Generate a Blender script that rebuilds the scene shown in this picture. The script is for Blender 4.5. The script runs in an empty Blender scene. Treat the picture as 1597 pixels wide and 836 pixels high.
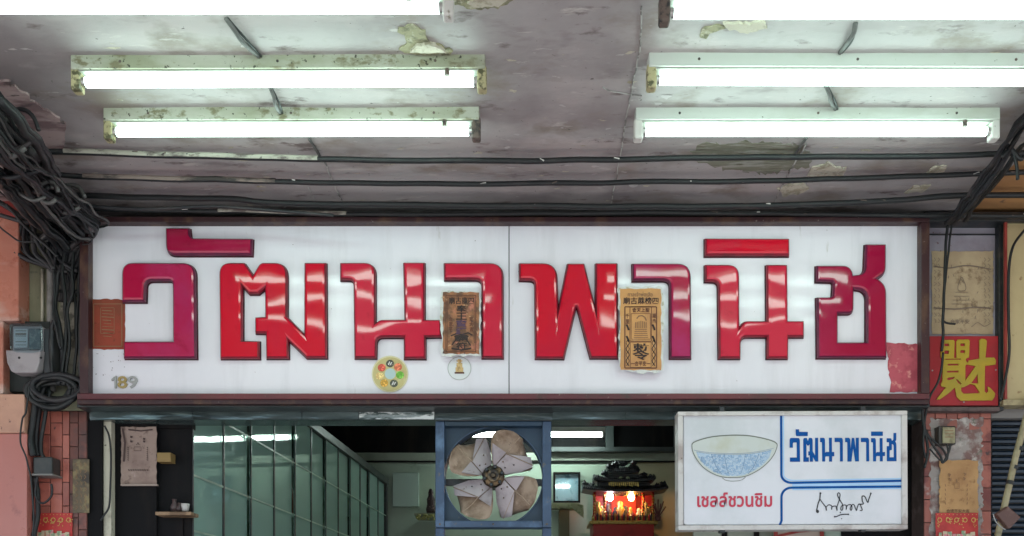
import bpy, bmesh, math, random
from mathutils import Vector, noise
from mathutils.geometry import tessellate_polygon
rnd = random.Random(7)
sc = bpy.context.scene
C = sc.collection
# ------------------------------------------------------------------ camera
F, VX, HY, CZ = 1400.0, 815.0, 978.0, 1.6
cam = bpy.data.objects.new('camera', bpy.data.cameras.new('camera'))
C.objects.link(cam); sc.camera = cam
cam.location = (0, 0, CZ); cam.rotation_euler = (math.radians(90), 0, 0)
cam.data.sensor_width = 36; cam.data.lens = 36*F/1597
cam.data.shift_x = -(VX-798.5)/1597; cam.data.shift_y = (HY-418)/1597
cam.data.clip_start = .05; cam.data.clip_end = 500
# ------------------------------------------------------------------ sky and sun (high over the street, behind the camera: the canopy shades the shop front)
SUN_EL, SUN_AZ = math.radians(60), math.radians(200)
w = bpy.data.worlds.new('World'); sc.world = w; w.use_nodes = True
nt = w.node_tree; bg = nt.nodes['Background']
sky = nt.nodes.new('ShaderNodeTexSky'); sky.sky_type = 'NISHITA'; sky.sun_disc = False
sky.sun_elevation = SUN_EL; sky.sun_rotation = SUN_AZ
nt.links.new(sky.outputs[0], bg.inputs[0]); bg.inputs[1].default_value = .15
sl = bpy.data.lights.new('sun', 'SUN'); sl.energy = 4.5; sl.angle = math.radians(.5); sl.color = (1, .95, .88)
so = bpy.data.objects.new('sun', sl); C.objects.link(so); so.location = (-3, -12, 15)
sd = Vector((math.sin(SUN_AZ)*math.cos(SUN_EL), math.cos(SUN_AZ)*math.cos(SUN_EL), math.sin(SUN_EL)))
so.rotation_euler = sd.to_track_quat('Z', 'Y').to_euler()
sc.view_settings.view_transform = 'Standard'; sc.view_settings.look = 'None'
sc.view_settings.exposure = 1.0; sc.view_settings.gamma = 1
TUBE_E = 5.5
# ------------------------------------------------------------------ materials
def M(name, c, rough=.5, layers=(), bump=0, bscale=30, bstretch=(1, 1, 1), metal=0, coat=0, emit=None, es=0, spec=.5, rnoise=0, rand=0, seed=0, bdet=5):
    """layers: (colour, scale, lo, hi[, stretch]) mixed over the base by thresholded noise in world position"""
    m = bpy.data.materials.new(name); m.use_nodes = True; n = m.node_tree.nodes; l = m.node_tree.links
    b = n['Principled BSDF']
    b.inputs['Roughness'].default_value = rough; b.inputs['Metallic'].default_value = metal
    b.inputs['Coat Weight'].default_value = coat; b.inputs['Coat Roughness'].default_value = .05
    b.inputs['Specular IOR Level'].default_value = spec
    geo = n.new('ShaderNodeNewGeometry')
    def vec(st, off):
        v = n.new('ShaderNodeVectorMath'); v.operation = 'MULTIPLY_ADD'
        l.new(geo.outputs['Position'], v.inputs[0]); v.inputs[1].default_value = st; v.inputs[2].default_value = (off, off*.7, off*1.3)
        return v.outputs[0]
    def nz(scale, st, off, detail=6, r=.6):
        t = n.new('ShaderNodeTexNoise'); t.inputs['Scale'].default_value = scale; t.inputs['Detail'].default_value = detail
        t.inputs['Roughness'].default_value = r; l.new(vec(st, off), t.inputs['Vector']); return t.outputs[0]
    cur = n.new('ShaderNodeRGB'); cur.outputs[0].default_value = (*c, 1); cur = cur.outputs[0]
    if rand:
        oi = n.new('ShaderNodeObjectInfo'); hs = n.new('ShaderNodeHueSaturation'); mr = n.new('ShaderNodeMapRange')
        l.new(oi.outputs['Random'], mr.inputs[0]); mr.inputs[3].default_value = 1-rand; mr.inputs[4].default_value = 1+rand
        l.new(mr.outputs[0], hs.inputs['Value']); l.new(cur, hs.inputs['Color']); cur = hs.outputs[0]
    for i, ly in enumerate(layers):
        col, s, lo, hi = ly[:4]; st = ly[4] if len(ly) > 4 else (1, 1, 1)
        r = n.new('ShaderNodeMapRange'); r.inputs[1].default_value = lo; r.inputs[2].default_value = hi
        if len(ly) > 5: r.inputs[4].default_value = ly[5]
        l.new(nz(s, st, 13.7*i+seed+3), r.inputs[0])
        mx = n.new('ShaderNodeMix'); mx.data_type = 'RGBA'
        l.new(r.outputs[0], mx.inputs[0]); l.new(cur, mx.inputs[6]); mx.inputs[7].default_value = (*col, 1); cur = mx.outputs[2]
    l.new(cur, b.inputs['Base Color'])
    if rnoise:
        r = n.new('ShaderNodeMapRange'); r.inputs[1].default_value = .3; r.inputs[2].default_value = .7
        r.inputs[3].default_value = max(0, rough-rnoise); r.inputs[4].default_value = rough+rnoise
        l.new(nz(9, (1, 1, 1), 77), r.inputs[0]); l.new(r.outputs[0], b.inputs['Roughness'])
    if bump:
        bp = n.new('ShaderNodeBump'); bp.inputs['Strength'].default_value = 1; bp.inputs['Distance'].default_value = bump
        l.new(nz(bscale, bstretch, 41+seed, bdet, .55), bp.inputs['Height']); l.new(bp.outputs[0], b.inputs['Normal'])
        if coat: l.new(bp.outputs[0], b.inputs['Coat Normal'])
    if emit:
        b.inputs['Emission Color'].default_value = (*emit, 1); b.inputs['Emission Strength'].default_value = es
    return m
def glass(name, tint, refl=.06, rough=.02, bump=.0, dust=None, dfac=0):
    m = bpy.data.materials.new(name); m.use_nodes = True; n = m.node_tree.nodes; l = m.node_tree.links
    n.remove(n['Principled BSDF']); out = n['Material Output']
    t = n.new('ShaderNodeBsdfTransparent'); t.inputs[0].default_value = (*tint, 1)
    g = n.new('ShaderNodeBsdfGlossy'); g.inputs['Roughness'].default_value = rough
    f = n.new('ShaderNodeLayerWeight'); f.inputs[0].default_value = .5; pw = n.new('ShaderNodeMath'); pw.operation = 'POWER'; pw.inputs[1].default_value = 5; l.new(f.outputs['Facing'], pw.inputs[0])
    a = n.new('ShaderNodeMath'); a.operation = 'MULTIPLY_ADD'; a.inputs[1].default_value = .94; a.inputs[2].default_value = .04+refl*.5; l.new(pw.outputs[0], a.inputs[0])
    mx = n.new('ShaderNodeMixShader'); l.new(a.outputs[0], mx.inputs[0]); l.new(t.outputs[0], mx.inputs[1]); l.new(g.outputs[0], mx.inputs[2])
    if dust:
        d = n.new('ShaderNodeBsdfDiffuse'); d.inputs[0].default_value = (*dust, 1); m2 = n.new('ShaderNodeMixShader'); m2.inputs[0].default_value = dfac
        l.new(t.outputs[0], m2.inputs[1]); l.new(d.outputs[0], m2.inputs[2]); l.new(m2.outputs[0], mx.inputs[1])
    l.new(mx.outputs[0], out.inputs['Surface'])
    if bump:
        geo = n.new('ShaderNodeNewGeometry'); tx = n.new('ShaderNodeTexNoise'); tx.inputs['Scale'].default_value = 4
        l.new(geo.outputs['Position'], tx.inputs['Vector']); bp = n.new('ShaderNodeBump'); bp.inputs['Distance'].default_value = bump
        l.new(tx.outputs[0], bp.inputs['Height']); l.new(bp.outputs[0], g.inputs['Normal'])
    return m
black = M('black_rubber', (.012, .015, .016), .5, [((.030, .028, .027), 14, .55, .75), ((.16, .15, .14), 60, .72, .75)], .001, 60)
black2 = M('black_cable_dusty', (.013, .015, .018), .5, [((.05, .045, .045), 8, .50, .7)], .001, 40)
dark_metal = M('dark_steel', (.02, .026, .028), .35, [((.06, .05, .045), 12, .5, .7)], .001, 30)
grey_cable = M('grey_cable', (.11, .11, .105), .5, [((.06, .06, .06), 20, .5, .65)], .001, 40)
cream_sleeve = M('cream_sleeve', (.42, .41, .34), .6, [((.12, .10, .09), 25, .5, .62, (.4, 1, 1)), ((.05, .05, .05), 60, .62, .68)], .001, 60)
brown_sleeve = M('brown_sleeve', (.26, .21, .18), .7, [((.05, .045, .04), 18, .48, .58, (.3, 1, 1))], .001, 60)
paint_chip = M('paint_chip', (.62, .62, .58), .7)
sign_white = M('sign_white_acrylic', (.82, .81, .865), .12, [((.70, .695, .77), 1.6, .42, .75, (1, 1, .6)), ((.70, .69, .74), 9, .52, .74, (1, 1, .12)), ((.52, .50, .48), 24, .68, .78, (1, 1, .2)), ((.35, .34, .33), 120, .73, .77)], .0006, 2.2, (1.2, 1, 1.2), spec=.5, rnoise=.05)
def letter_mat(name, c, c2, seed): return M(name, c, .05, [(c2, 3.0, .42, .62, (1, 1, .8)), ((c[0]*.62, c[1]*.6, c[2]*.6), 18, .60, .85)], .006, 4.5, (1, 1, 1), spec=.45, coat=.12, seed=seed, bdet=.6)
red = letter_mat('red_acrylic', (.60, .008, .026), (.52, .010, .035), 0)
red_pink = letter_mat('red_pink_acrylic', (.56, .018, .05), (.58, .03, .06), 5)
crimson = letter_mat('crimson_acrylic', (.43, .010, .055), (.42, .03, .11), 9)
magenta = letter_mat('magenta_acrylic', (.40, .035, .13), (.38, .01, .05), 12)
wine = letter_mat('wine_acrylic', (.33, .008, .045), (.38, .02, .07), 15)
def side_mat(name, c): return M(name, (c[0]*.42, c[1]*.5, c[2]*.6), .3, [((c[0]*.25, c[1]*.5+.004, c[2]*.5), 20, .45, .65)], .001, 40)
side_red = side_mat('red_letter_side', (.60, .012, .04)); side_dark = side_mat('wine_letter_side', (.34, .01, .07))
seal = M('letter_edge_dirt', (.10, .015, .03), .6, [((.04, .02, .03), 30, .45, .6)])
maroon = M('maroon_painted_metal', (.10, .022, .028), .42, [((.05, .03, .025), 9, .5, .62), ((.22, .15, .13), 90, .66, .70), ((.16, .03, .035), 2, .4, .7)], .0012, 50)
maroon_dark = M('dark_maroon_metal', (.04, .013, .016), .45, [((.10, .05, .03), 14, .52, .68, (1, 1, .5)), ((.25, .2, .18), 70, .68, .71)], .0015, 50)
ceil_m = M('ceiling_paint', (.43, .405, .40), .55, [
    ((.26, .235, .235), .9, .44, .62), ((.47, .43, .42), 2.6, .50, .66, (.8, 1.3, 1)), ((.27, .235, .205), 4, .54, .66, (.8, 1.2, 1)),
    ((.17, .14, .135), 10, .60, .68, (.6, 1.4, 1)), ((.54, .51, .48), 9, .64, .70, (.45, 1.6, 1)), ((.50, .47, .45), 22, .66, .70, (.35, 1.5, 1)), ((.11, .10, .09), 55, .68, .72), ((.17, .14, .14), 2.4, .62, .74, (.6, 1.5, 1))], .004, 14, (.5, 1.2, 1))
ceil_tan = M('tan_ceiling_paint', (.50, .27, .11), .7, [((.38, .19, .08), 3, .4, .7), ((.2, .12, .07), 20, .62, .7)], .003, 12)
olive_plaster = M('bare_plaster_olive', (.33, .32, .20), .9, [((.16, .16, .10), 30, .45, .6), ((.46, .44, .33), 60, .55, .65)], .004, 60)
cream_plaster = M('bare_plaster_cream', (.55, .52, .42), .9, [((.36, .33, .24), 30, .5, .62), ((.2, .17, .12), 60, .64, .7)], .004, 60)
pink_plaster = M('flaking_pink_paint', (.48, .38, .36), .8, [((.24, .17, .17), 9, .45, .55, (.5, 1.5, 1)), ((.12, .09, .09), 18, .58, .64, (.5, 1.5, 1))], .006, 22, (.6, 1.6, 1))
flake_m = M('paint_flake', (.52, .50, .49), .8, [((.38, .35, .34), 30, .5, .6)])
crack_m = M('crack_filler', (.46, .45, .43), .9, [((.2, .19, .18), 30, .48, .55)])
batten_m = M('grimy_batten_enamel', (.46, .48, .40), .5, [((.30, .32, .22), 6, .45, .65, (.5, 1, 1)), ((.20, .19, .11), 34, .54, .64, (.6, 1, 1)), ((.04, .04, .025), 70, .62, .66)], .0006, 60)
batten_clean = M('batten_enamel', (.56, .60, .55), .45, [((.42, .45, .37), 5, .5, .7, (.5, 1, 1)), ((.10, .10, .07), 60, .68, .72)], .0005, 60)
strip_m = M('dull_cover_enamel', (.36, .38, .34), .5, [((.22, .23, .18), 8, .5, .65, (.5, 1, 1))])
holder_m = M('yellowed_holder', (.46, .43, .24), .5, [((.10, .10, .05), 45, .5, .6)], .001, 60)
holder_w = M('white_holder', (.66, .67, .62), .5, [((.3, .3, .22), 50, .6, .7)])
holder_d = M('brown_holder', (.14, .11, .09), .6, [((.03, .03, .03), 45, .5, .6)])
tube_m = M('lit_tube', (.9, .9, .9), .3, emit=(.72, 1, .90), es=TUBE_E)
tube_in = M('lit_tube_inside', (.9, .9, .9), .3, emit=(.80, 1, .93), es=20)
cap_m = M('tube_cap', (.5, .5, .48), .3, metal=.8)
teal_wall = M('interior_green_wall', (.42, .50, .40), .75, [((.34, .42, .35), 1.4, .4, .7), ((.2, .24, .19), 7, .62, .75)], .001, 10)
tan_wall = M('interior_tan_wall', (.48, .42, .28), .75, [((.36, .33, .22), 2, .4, .7)], .001, 10)
dark_in = M('dark_interior_ceiling', (.03, .034, .038), .7, [((.05, .05, .05), 2, .5, .7)])
pale_band = M('pale_moulding', (.36, .40, .33), .6, [((.28, .31, .26), 5, .5, .7)])
dark_wood = M('dark_wood', (.006, .006, .007), .75, [((.020, .015, .013), 6, .5, .7, (1, 1, .2))], .001, 20, spec=.2)
header_m = M('glossy_dark_header', (.05, .075, .075), .16, [((.11, .14, .135), 9, .5, .66, (.25, 1, 2)), ((.03, .04, .04), 5, .5, .65)], .004, 9, (.4, 1, 2.6), spec=.8)
cream_post = M('cream_painted_post', (.55, .53, .42), .6, [((.28, .25, .18), 12, .56, .7), ((.08, .07, .05), 40, .66, .7)], .001, 40)
wall_olive = M('olive_stained_plaster', (.27, .275, .18), .8, [((.12, .125, .08), 5, .45, .62, (1, 1, .35)), ((.30, .29, .24), 11, .58, .7, (1, 1, .5)), ((.05, .05, .045), 14, .6, .72)], .004, 25)
wall_grey = M('lilac_grey_paint', (.32, .31, .36), .6, [((.22, .2, .24), 4, .5, .7), ((.16, .07, .07), 34, .63, .68), ((.42, .41, .42), 8, .6, .75)], .002, 25)
salmon = M('salmon_paint', (.52, .20, .14), .3, [((.66, .34, .24), 2.5, .45, .7, (1, 1, 1.6)), ((.66, .52, .46), 3.1, .52, .66, (.5, 1, 1.4)), ((.38, .11, .07), 12, .6, .7), ((.25, .09, .07), 26, .66, .72)], .0012, 30, rnoise=.1)
red_paint = M('dull_red_paint', (.36, .055, .045), .4, [((.22, .03, .03), 6, .5, .7)], .001, 30)
peach = M('peach_board', (.58, .33, .23), .5, [((.46, .25, .18), 5, .5, .7), ((.2, .1, .08), 40, .66, .7)], .001, 30)
rose = M('rose_paint', (.46, .17, .14), .35, [((.60, .40, .38), 3.2, .58, .78, (.6, 1, 1.8)), ((.3, .1, .09), 9, .6, .7)], .001, 30, rnoise=.1)
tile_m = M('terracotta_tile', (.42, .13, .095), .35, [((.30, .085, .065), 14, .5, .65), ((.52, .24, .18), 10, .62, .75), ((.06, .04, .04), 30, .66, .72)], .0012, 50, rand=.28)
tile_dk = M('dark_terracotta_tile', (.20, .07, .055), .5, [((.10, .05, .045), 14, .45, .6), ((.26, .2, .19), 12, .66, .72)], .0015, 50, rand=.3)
tile_rt = M('weathered_red_tile', (.30, .10, .075), .5, [((.18, .05, .045), 12, .5, .62), ((.40, .30, .28), 10, .6, .68), ((.07, .04, .04), 24, .64, .7)], .0018, 50, rand=.25)
grout = M('grout', (.075, .05, .045), .9, [((.14, .10, .09), 20, .5, .7)], .002, 60)
render_m = M('scraped_render', (.34, .31, .29), .9, [((.20, .12, .11), 11, .48, .58), ((.50, .47, .44), 16, .56, .64), ((.12, .14, .10), 26, .6, .68)], .005, 40)
def paper(name, c, d, seed=0): return M(name, c, .75, [(d, 7, .42, .68), ((d[0]*.6, d[1]*.55, d[2]*.5), 26, .56, .7), ((min(1, c[0]*1.25), min(1, c[1]*1.3), min(1, c[2]*1.4)), 18, .64, .74)], .0012, 50, seed=seed)
paper_tan = paper('aged_tan_paper', (.47, .37, .23), (.36, .27, .17))
paper_grey = paper('sooty_paper', (.34, .25, .21), (.22, .15, .13), 4)
paper_gold = paper('ochre_paper', (.50, .30, .13), (.38, .21, .09), 8)
paper_rust = paper('rust_paper', (.30, .05, .025), (.20, .05, .025), 11)
talis_brown = M('worn_orange_paper', (.36, .155, .07), .7, [((.16, .08, .045), 20, .44, .56), ((.55, .20, .13), 18, .55, .66, (1, 1, .6)), ((.60, .36, .20), 40, .6, .68), ((.09, .05, .05), 50, .63, .69)], .002, 60)
talis_tan = M('orange_tan_paper', (.60, .31, .11), .7, [((.50, .25, .10), 9, .45, .65), ((.66, .42, .22), 22, .6, .72)], .0008, 50)
paste = M('paste_residue', (.66, .68, .66), .8, [((.45, .44, .34), 45, .54, .64)], .001, 80)
ink = M('black_ink', (.035, .022, .02), .7)
ink_red = M('faded_brown_ink', (.13, .055, .035), .8)
ink_soft = M('soft_brown_ink', (.26, .15, .08), .8)
ink_grey = M('faded_grey_ink', (.20, .155, .12), .8)
ink_purple = M('violet_ink', (.10, .055, .10), .8)
pinkpaper = M('pink_torn_paper', (.47, .085, .115), .7, [((.34, .05, .075), 16, .45, .6), ((.62, .24, .22), 40, .58, .68)], .001, 70)
blue_frame = M('blue_grey_paint', (.040, .078, .145), .45, [((.022, .05, .10), 5, .45, .65), ((.10, .10, .10), 40, .64, .7), ((.10, .18, .30), 9, .55, .75)], .001, 50)
blue_plate = M('shaded_blue_plate', (.022, .055, .098), .5, [((.02, .045, .07), 4, .45, .65), ((.10, .11, .10), 30, .66, .72)], .001, 40)  # darker version of the frame blue, shade included in the colour
blade_m = M('pale_blade_metal', (.40, .355, .375), .4, [((.24, .20, .21), 10, .5, .66), ((.16, .12, .10), 50, .66, .72)], .0012, 40, metal=.15)
blade_tan = M('grimy_blade', (.36, .27, .20), .6, [((.19, .125, .08), 13, .45, .64), ((.50, .38, .30), 26, .6, .72), ((.09, .06, .04), 40, .66, .72)], .002, 50)
bronze = M('greasy_bronze', (.16, .11, .06), .3, [((.03, .025, .02), 30, .45, .55)], .001, 60, metal=.7)
small_white = M('small_sign_face', (.70, .705, .75), .3, [((.55, .58, .60), 3, .45, .7), ((.44, .42, .38), 5, .68, .85)], .0004, 3)
small_frame = M('worn_white_frame', (.60, .58, .56), .5, [((.38, .33, .31), 10, .5, .64), ((.10, .06, .05), 26, .66, .72)], .001, 60)
blue_print = M('blue_print', (.003, .075, .30), .5, [((.004, .10, .34), 40, .5, .7)], spec=.15)
blue_pale = M('pale_blue_print', (.38, .60, .84), .4)
red_print = M('red_print', (.55, .03, .07), .4)
white_print = M('white_print', (.78, .76, .76), .4)
black_print = M('black_print', (.012, .012, .015), .4)
bowl_white = M('bowl_print_white', (.56, .60, .57), .4, [((.50, .52, .42), 9, .5, .75)])
bowl_line = M('bowl_print_line', (.16, .18, .15), .5)
bowl_line2 = M('bowl_print_line_blue', (.17, .27, .42), .5)
bowl_blue = M('bowl_print_blue', (.40, .53, .66), .4, [((.26, .40, .58), 110, .48, .54), ((.54, .62, .68), 150, .54, .6)])
brass = M('brass', (.42, .32, .13), .3, metal=.8)
chrome = M('dull_chrome', (.36, .37, .36), .35, metal=.4)
red_board = M('red_board', (.36, .014, .022), .45, [((.26, .012, .02), 8, .5, .7)], .0006, 40)
yellow_board = M('mustard_paint', (.42, .30, .020), .45, [((.33, .27, .03), 9, .5, .7)], .0004, 40)
khaki = M('khaki_panel', (.52, .44, .24), .5, [((.44, .36, .20), 3, .5, .7), ((.3, .2, .1), 30, .66, .7)], .0008, 30)
slat_m = M('dark_blue_slat', (.016, .032, .055), .4, [((.04, .06, .08), 16, .5, .7, (.5, 1, 1)), ((.12, .13, .13), 50, .7, .74)], .001, 40)
bamboo = M('bamboo', (.36, .32, .19), .5, [((.2, .17, .10), 14, .5, .7)], .001, 40)
brush_m = M('worn_brown_plastic', (.11, .055, .045), .5, [((.2, .12, .10), 20, .55, .7)], .001, 40)
meter_grey = M('grey_plastic', (.36, .335, .35), .4, [((.26, .24, .25), 10, .5, .7), ((.1, .08, .08), 50, .7, .73)], .0006, 40)
meter_dark = M('dark_plastic', (.05, .055, .06), .35)
meter_glass = glass('meter_cover_glass', (.75, .85, .88), .08, .08)
label_white = M('label_white', (.62, .60, .62), .6)
board_dark = M('dark_teal_board', (.018, .027, .026), .6, [((.03, .045, .042), 5, .5, .7)], .002, 20)
pane_m = glass('green_cabinet_glass', (.70, .88, .80), .0, .03, .0004, dust=(.52, .78, .72), dfac=.5)
pic_glass = glass('picture_glass', (.9, .93, .95), .05, .05)
shelf_glass = M('pale_shelf_edge', (.74, .84, .78), .3)
shelf_trim = M('pale_green_trim', (.36, .50, .42), .35, [((.22, .33, .28), 5, .45, .65)])
cab_back = M('cabinet_back', (.42, .52, .42), .6, [((.20, .26, .19), 2, .45, .65), ((.38, .34, .14), 5, .66, .78)])
altar_red = M('altar_red', (.42, .02, .018), .4, [((.25, .012, .012), 9, .5, .7)])
altar_dark = M('altar_dark_roof', (.022, .024, .03), .4, [((.05, .03, .035), 20, .5, .65)])
gold = M('altar_gold', (.52, .36, .10), .35, [((.3, .18, .05), 40, .5, .6)], metal=.5)
glow_red = M('lit_red_panel', (.65, .03, .015), .5)
bulb_w = M('lit_pinkish_bulb', (.9, .8, .85), .3, emit=(1, .72, .80), es=30)
bulb_y = M('lit_warm_bulb', (.9, .8, .5), .3, emit=(1, .50, .14), es=45)
fringe = M('pale_green_fringe', (.48, .50, .30), .8, [((.3, .34, .18), 40, .5, .6)])
pave = M('pavement_concrete', (.46, .45, .44), .85, [((.38, .37, .36), 2, .4, .7)], .002, 20)
asph = M('asphalt', (.05, .05, .052), .9, [((.07, .07, .07), 3, .4, .7)], .003, 60)
plain_wall = M('grey_building_wall', (.28, .27, .26), .8, [((.2, .19, .18), 1, .4, .7)], .003, 8)
floor_m = M('interior_floor', (.30, .29, .25), .4, [((.22, .2, .18), 3, .5, .7)])
# ------------------------------------------------------------------ geometry helpers
def W(px, py, d): return Vector(((px-VX)*d/F, d, CZ+(HY-py)*d/F))
def PX(px, d): return (px-VX)*d/F
def PZ(py, d): return CZ+(HY-py)*d/F
ZC = 3.25
def CP(px, py, z=ZC):
    d = (z-CZ)*F/(HY-py); return Vector((PX(px, d), d, z))
def tagp(o, label=None, cat=None, group=None, kind=None):
    for k, v in (('label', label), ('category', cat), ('group', group), ('kind', kind)):
        if v: o[k] = v
    return o
def base_of(p):
    while p.parent: p = p.parent
    return p.location
class G:
    def __init__(s): s.v = []; s.f = []; s.m = []; s.mi = 0
    def add(s, vs, fs):
        o = len(s.v); s.v += [Vector(a) for a in vs]; s.f += [tuple(o+i for i in f) for f in fs]; s.m += [s.mi]*len(fs); return s
    def box(s, x0, x1, y0, y1, z0, z1):
        return s.add([(x0, y0, z0), (x1, y0, z0), (x1, y1, z0), (x0, y1, z0), (x0, y0, z1), (x1, y0, z1), (x1, y1, z1), (x0, y1, z1)],
                     [(0, 3, 2, 1), (4, 5, 6, 7), (0, 1, 5, 4), (1, 2, 6, 5), (2, 3, 7, 6), (3, 0, 4, 7)])
    def pbox(s, x0, x1, y0, y1, d0, d1):  # photo pixels at depth d0 (front) to d1
        return s.box(PX(x0, d0), PX(x1, d0), d0, d1, PZ(y1, d0), PZ(y0, d0))
    def tube(s, pts, r, n=8, caps=True, rf=None):
        pts = [Vector(p) for p in pts]; vs = []; fs = []; up = None
        for i, p in enumerate(pts):
            t = (pts[min(i+1, len(pts)-1)]-pts[max(i-1, 0)])
            t = t.normalized() if t.length > 1e-9 else Vector((0, 0, 1))
            if up is None: up = t.orthogonal().normalized()
            up = (up-t*up.dot(t)); up = up.normalized() if up.length > 1e-6 else t.orthogonal().normalized()
            b = t.cross(up); rr = rf(i/(len(pts)-1))*r if rf else r
            for k in range(n):
                a = 2*math.pi*k/n; vs.append(p+(up*math.cos(a)+b*math.sin(a))*rr)
        for i in range(len(pts)-1):
            for k in range(n):
                k2 = (k+1) % n; fs.append((i*n+k, i*n+k2, (i+1)*n+k2, (i+1)*n+k))
        if caps: fs.append(tuple(range(n-1, -1, -1))); fs.append(tuple((len(pts)-1)*n+k for k in range(n)))
        return s.add(vs, fs)
    def lathe(s, c, axis, prof, n=24):
        """prof: (radius, height) along axis"""
        axis = Vector(axis).normalized(); u = axis.orthogonal().normalized(); w_ = axis.cross(u); vs = []; fs = []; c = Vector(c)
        for r, h in prof:
            for k in range(n):
                a = 2*math.pi*k/n; vs.append(c+axis*h+(u*math.cos(a)+w_*math.sin(a))*max(r, 1e-5))
        for i in range(len(prof)-1):
            for k in range(n):
                k2 = (k+1) % n; fs.append((i*n+k, i*n+k2, (i+1)*n+k2, (i+1)*n+k))
        return s.add(vs, fs)
    def mk(s, name, mat, parent=None, smooth=False, bevel=0, label=None, cat=None, group=None, kind=None):
        me = bpy.data.meshes.new(name)
        if parent is not None: base = base_of(parent).copy()
        elif kind == 'structure': base = Vector((0, 0, 0))
        else:
            xs = [v.x for v in s.v]; ys = [v.y for v in s.v]; zs = [v.z for v in s.v]
            base = Vector(((min(xs)+max(xs))/2, (min(ys)+max(ys))/2, min(zs)))
        me.from_pydata([v-base for v in s.v], [], s.f)
        for m_ in (mat if isinstance(mat, (list, tuple)) else [mat]): me.materials.append(m_)
        me.polygons.foreach_set('material_index', s.m)
        if smooth: me.polygons.foreach_set('use_smooth', [True]*len(s.f))
        bm = bmesh.new(); bm.from_mesh(me); bmesh.ops.recalc_face_normals(bm, faces=bm.faces); bm.to_mesh(me); bm.free()
        o = bpy.data.objects.new(name, me); C.objects.link(o)
        if parent is None: o.location = base
        else: o.parent = parent
        if bevel:
            b = o.modifiers.new('bevel', 'BEVEL'); b.width = bevel; b.segments = 2; b.limit_method = 'ANGLE'; b.angle_limit = math.radians(50)
        return tagp(o, label, cat, group, kind)
def thing(name, label, cat, loc, group=None, kind=None):
    o = bpy.data.objects.new(name, None); C.objects.link(o); o.location = loc; o.empty_display_size = .05
    return tagp(o, label, cat, group, kind)
def rnd_poly(pts):
    """points (x,y) or (x,y,r): round the corners that have a radius"""
    out = []; n = len(pts)
    for i, p in enumerate(pts):
        if len(p) < 3 or p[2] <= 3: out.append((p[0], p[1])); continue
        a = Vector(pts[i-1][:2]); b = Vector(p[:2]); c = Vector(pts[(i+1) % n][:2])
        u = (a-b).normalized(); v = (c-b).normalized(); r = p[2]
        r = min(r, (a-b).length*.95, (c-b).length*.95)
        p0 = b+u*r; p2 = b+v*r
        for k in range(8):
            t = k/7; q = p0*(1-t)**2+b*2*t*(1-t)+p2*t*t; k_ = .0
            out.append((q.x, q.y))
    return out
def jit(pts, step, amp, seed=0):
    out = []; n = len(pts); q = random.Random(seed)
    for i in range(n):
        a = Vector(pts[i][:2]); b = Vector(pts[(i+1) % n][:2]); m_ = max(1, int((b-a).length/step))
        for k in range(m_):
            p = a.lerp(b, k/m_); out.append((p.x+q.uniform(-amp, amp), p.y+q.uniform(-amp, amp)))
    return out
def from_curve(cu, conv, name, mat, parent=None, smooth=False, **tags):
    o = bpy.data.objects.new('tmp', cu); C.objects.link(o)
    bpy.context.view_layer.update()
    me = bpy.data.meshes.new_from_object(o.evaluated_get(bpy.context.evaluated_depsgraph_get()))
    C.objects.unlink(o); bpy.data.objects.remove(o)
    g = G(); g.add([conv(v.co) for v in me.vertices], [tuple(p.vertices) for p in me.polygons])
    sm = [p.use_smooth for p in me.polygons]
    bpy.data.meshes.remove(me)
    ob = g.mk(name, mat, parent, smooth=False, **tags)
    if smooth:
        for p in ob.data.polygons: p.use_smooth = True
        es = ob.modifiers.new('weld', 'WELD'); es.merge_threshold = 1e-5
    return ob
def shape(polys, d, thick, bevel, name, mat, parent=None, res=2, front=None, **tags):
    """outlines in photo pixels at depth d -> solid of given thickness whose BACK lies at d"""
    s = d/F
    cu = bpy.data.curves.new('c', 'CURVE'); cu.dimensions = '2D'; cu.fill_mode = 'BOTH' if thick > 0 else 'FRONT'
    for poly in polys:
        sp = cu.splines.new('POLY'); sp.points.add(len(poly)-1); sp.use_cyclic_u = True
        for i, p in enumerate(poly): sp.points[i].co = ((p[0]-VX)*s, CZ+(HY-p[1])*s, 0, 1)
    cu.bevel_depth = bevel; cu.bevel_resolution = res; cu.offset = -bevel
    cu.extrude = max(0, thick/2-bevel)
    def conv(c): return Vector((c.x, d-thick/2-c.z, c.y)) if thick > 0 else Vector((c.x, d, c.y))
    return from_curve(cu, conv, name, mat, parent, **tags)
def text(body, x0, y0, x1, y1, d, name, mat, parent=None, bold=0.0, thick=0, **tags):
    cu = bpy.data.curves.new('t', 'FONT'); cu.body = body; cu.resolution_u = 3; cu.offset = bold; cu.extrude = 0
    o = bpy.data.objects.new('tmp', cu); C.objects.link(o); bpy.context.view_layer.update()
    me = bpy.data.meshes.new_from_object(o.evaluated_get(bpy.context.evaluated_depsgraph_get()))
    xs = [v.co.x for v in me.vertices]; ys = [v.co.y for v in me.vertices]
    a, b, c_, e = min(xs), max(xs), min(ys), max(ys)
    bpy.data.meshes.remove(me); C.objects.unlink(o); bpy.data.objects.remove(o)
    if thick: cu.extrude = thick/2
    def conv(c):
        return Vector((PX(x0+(c.x-a)/(b-a)*(x1-x0), d), d-c.z-(thick/2), PZ(y1-(c.y-c_)/(e-c_)*(y1-y0), d)))
    return from_curve(cu, conv, name, mat, parent, **tags)
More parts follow.
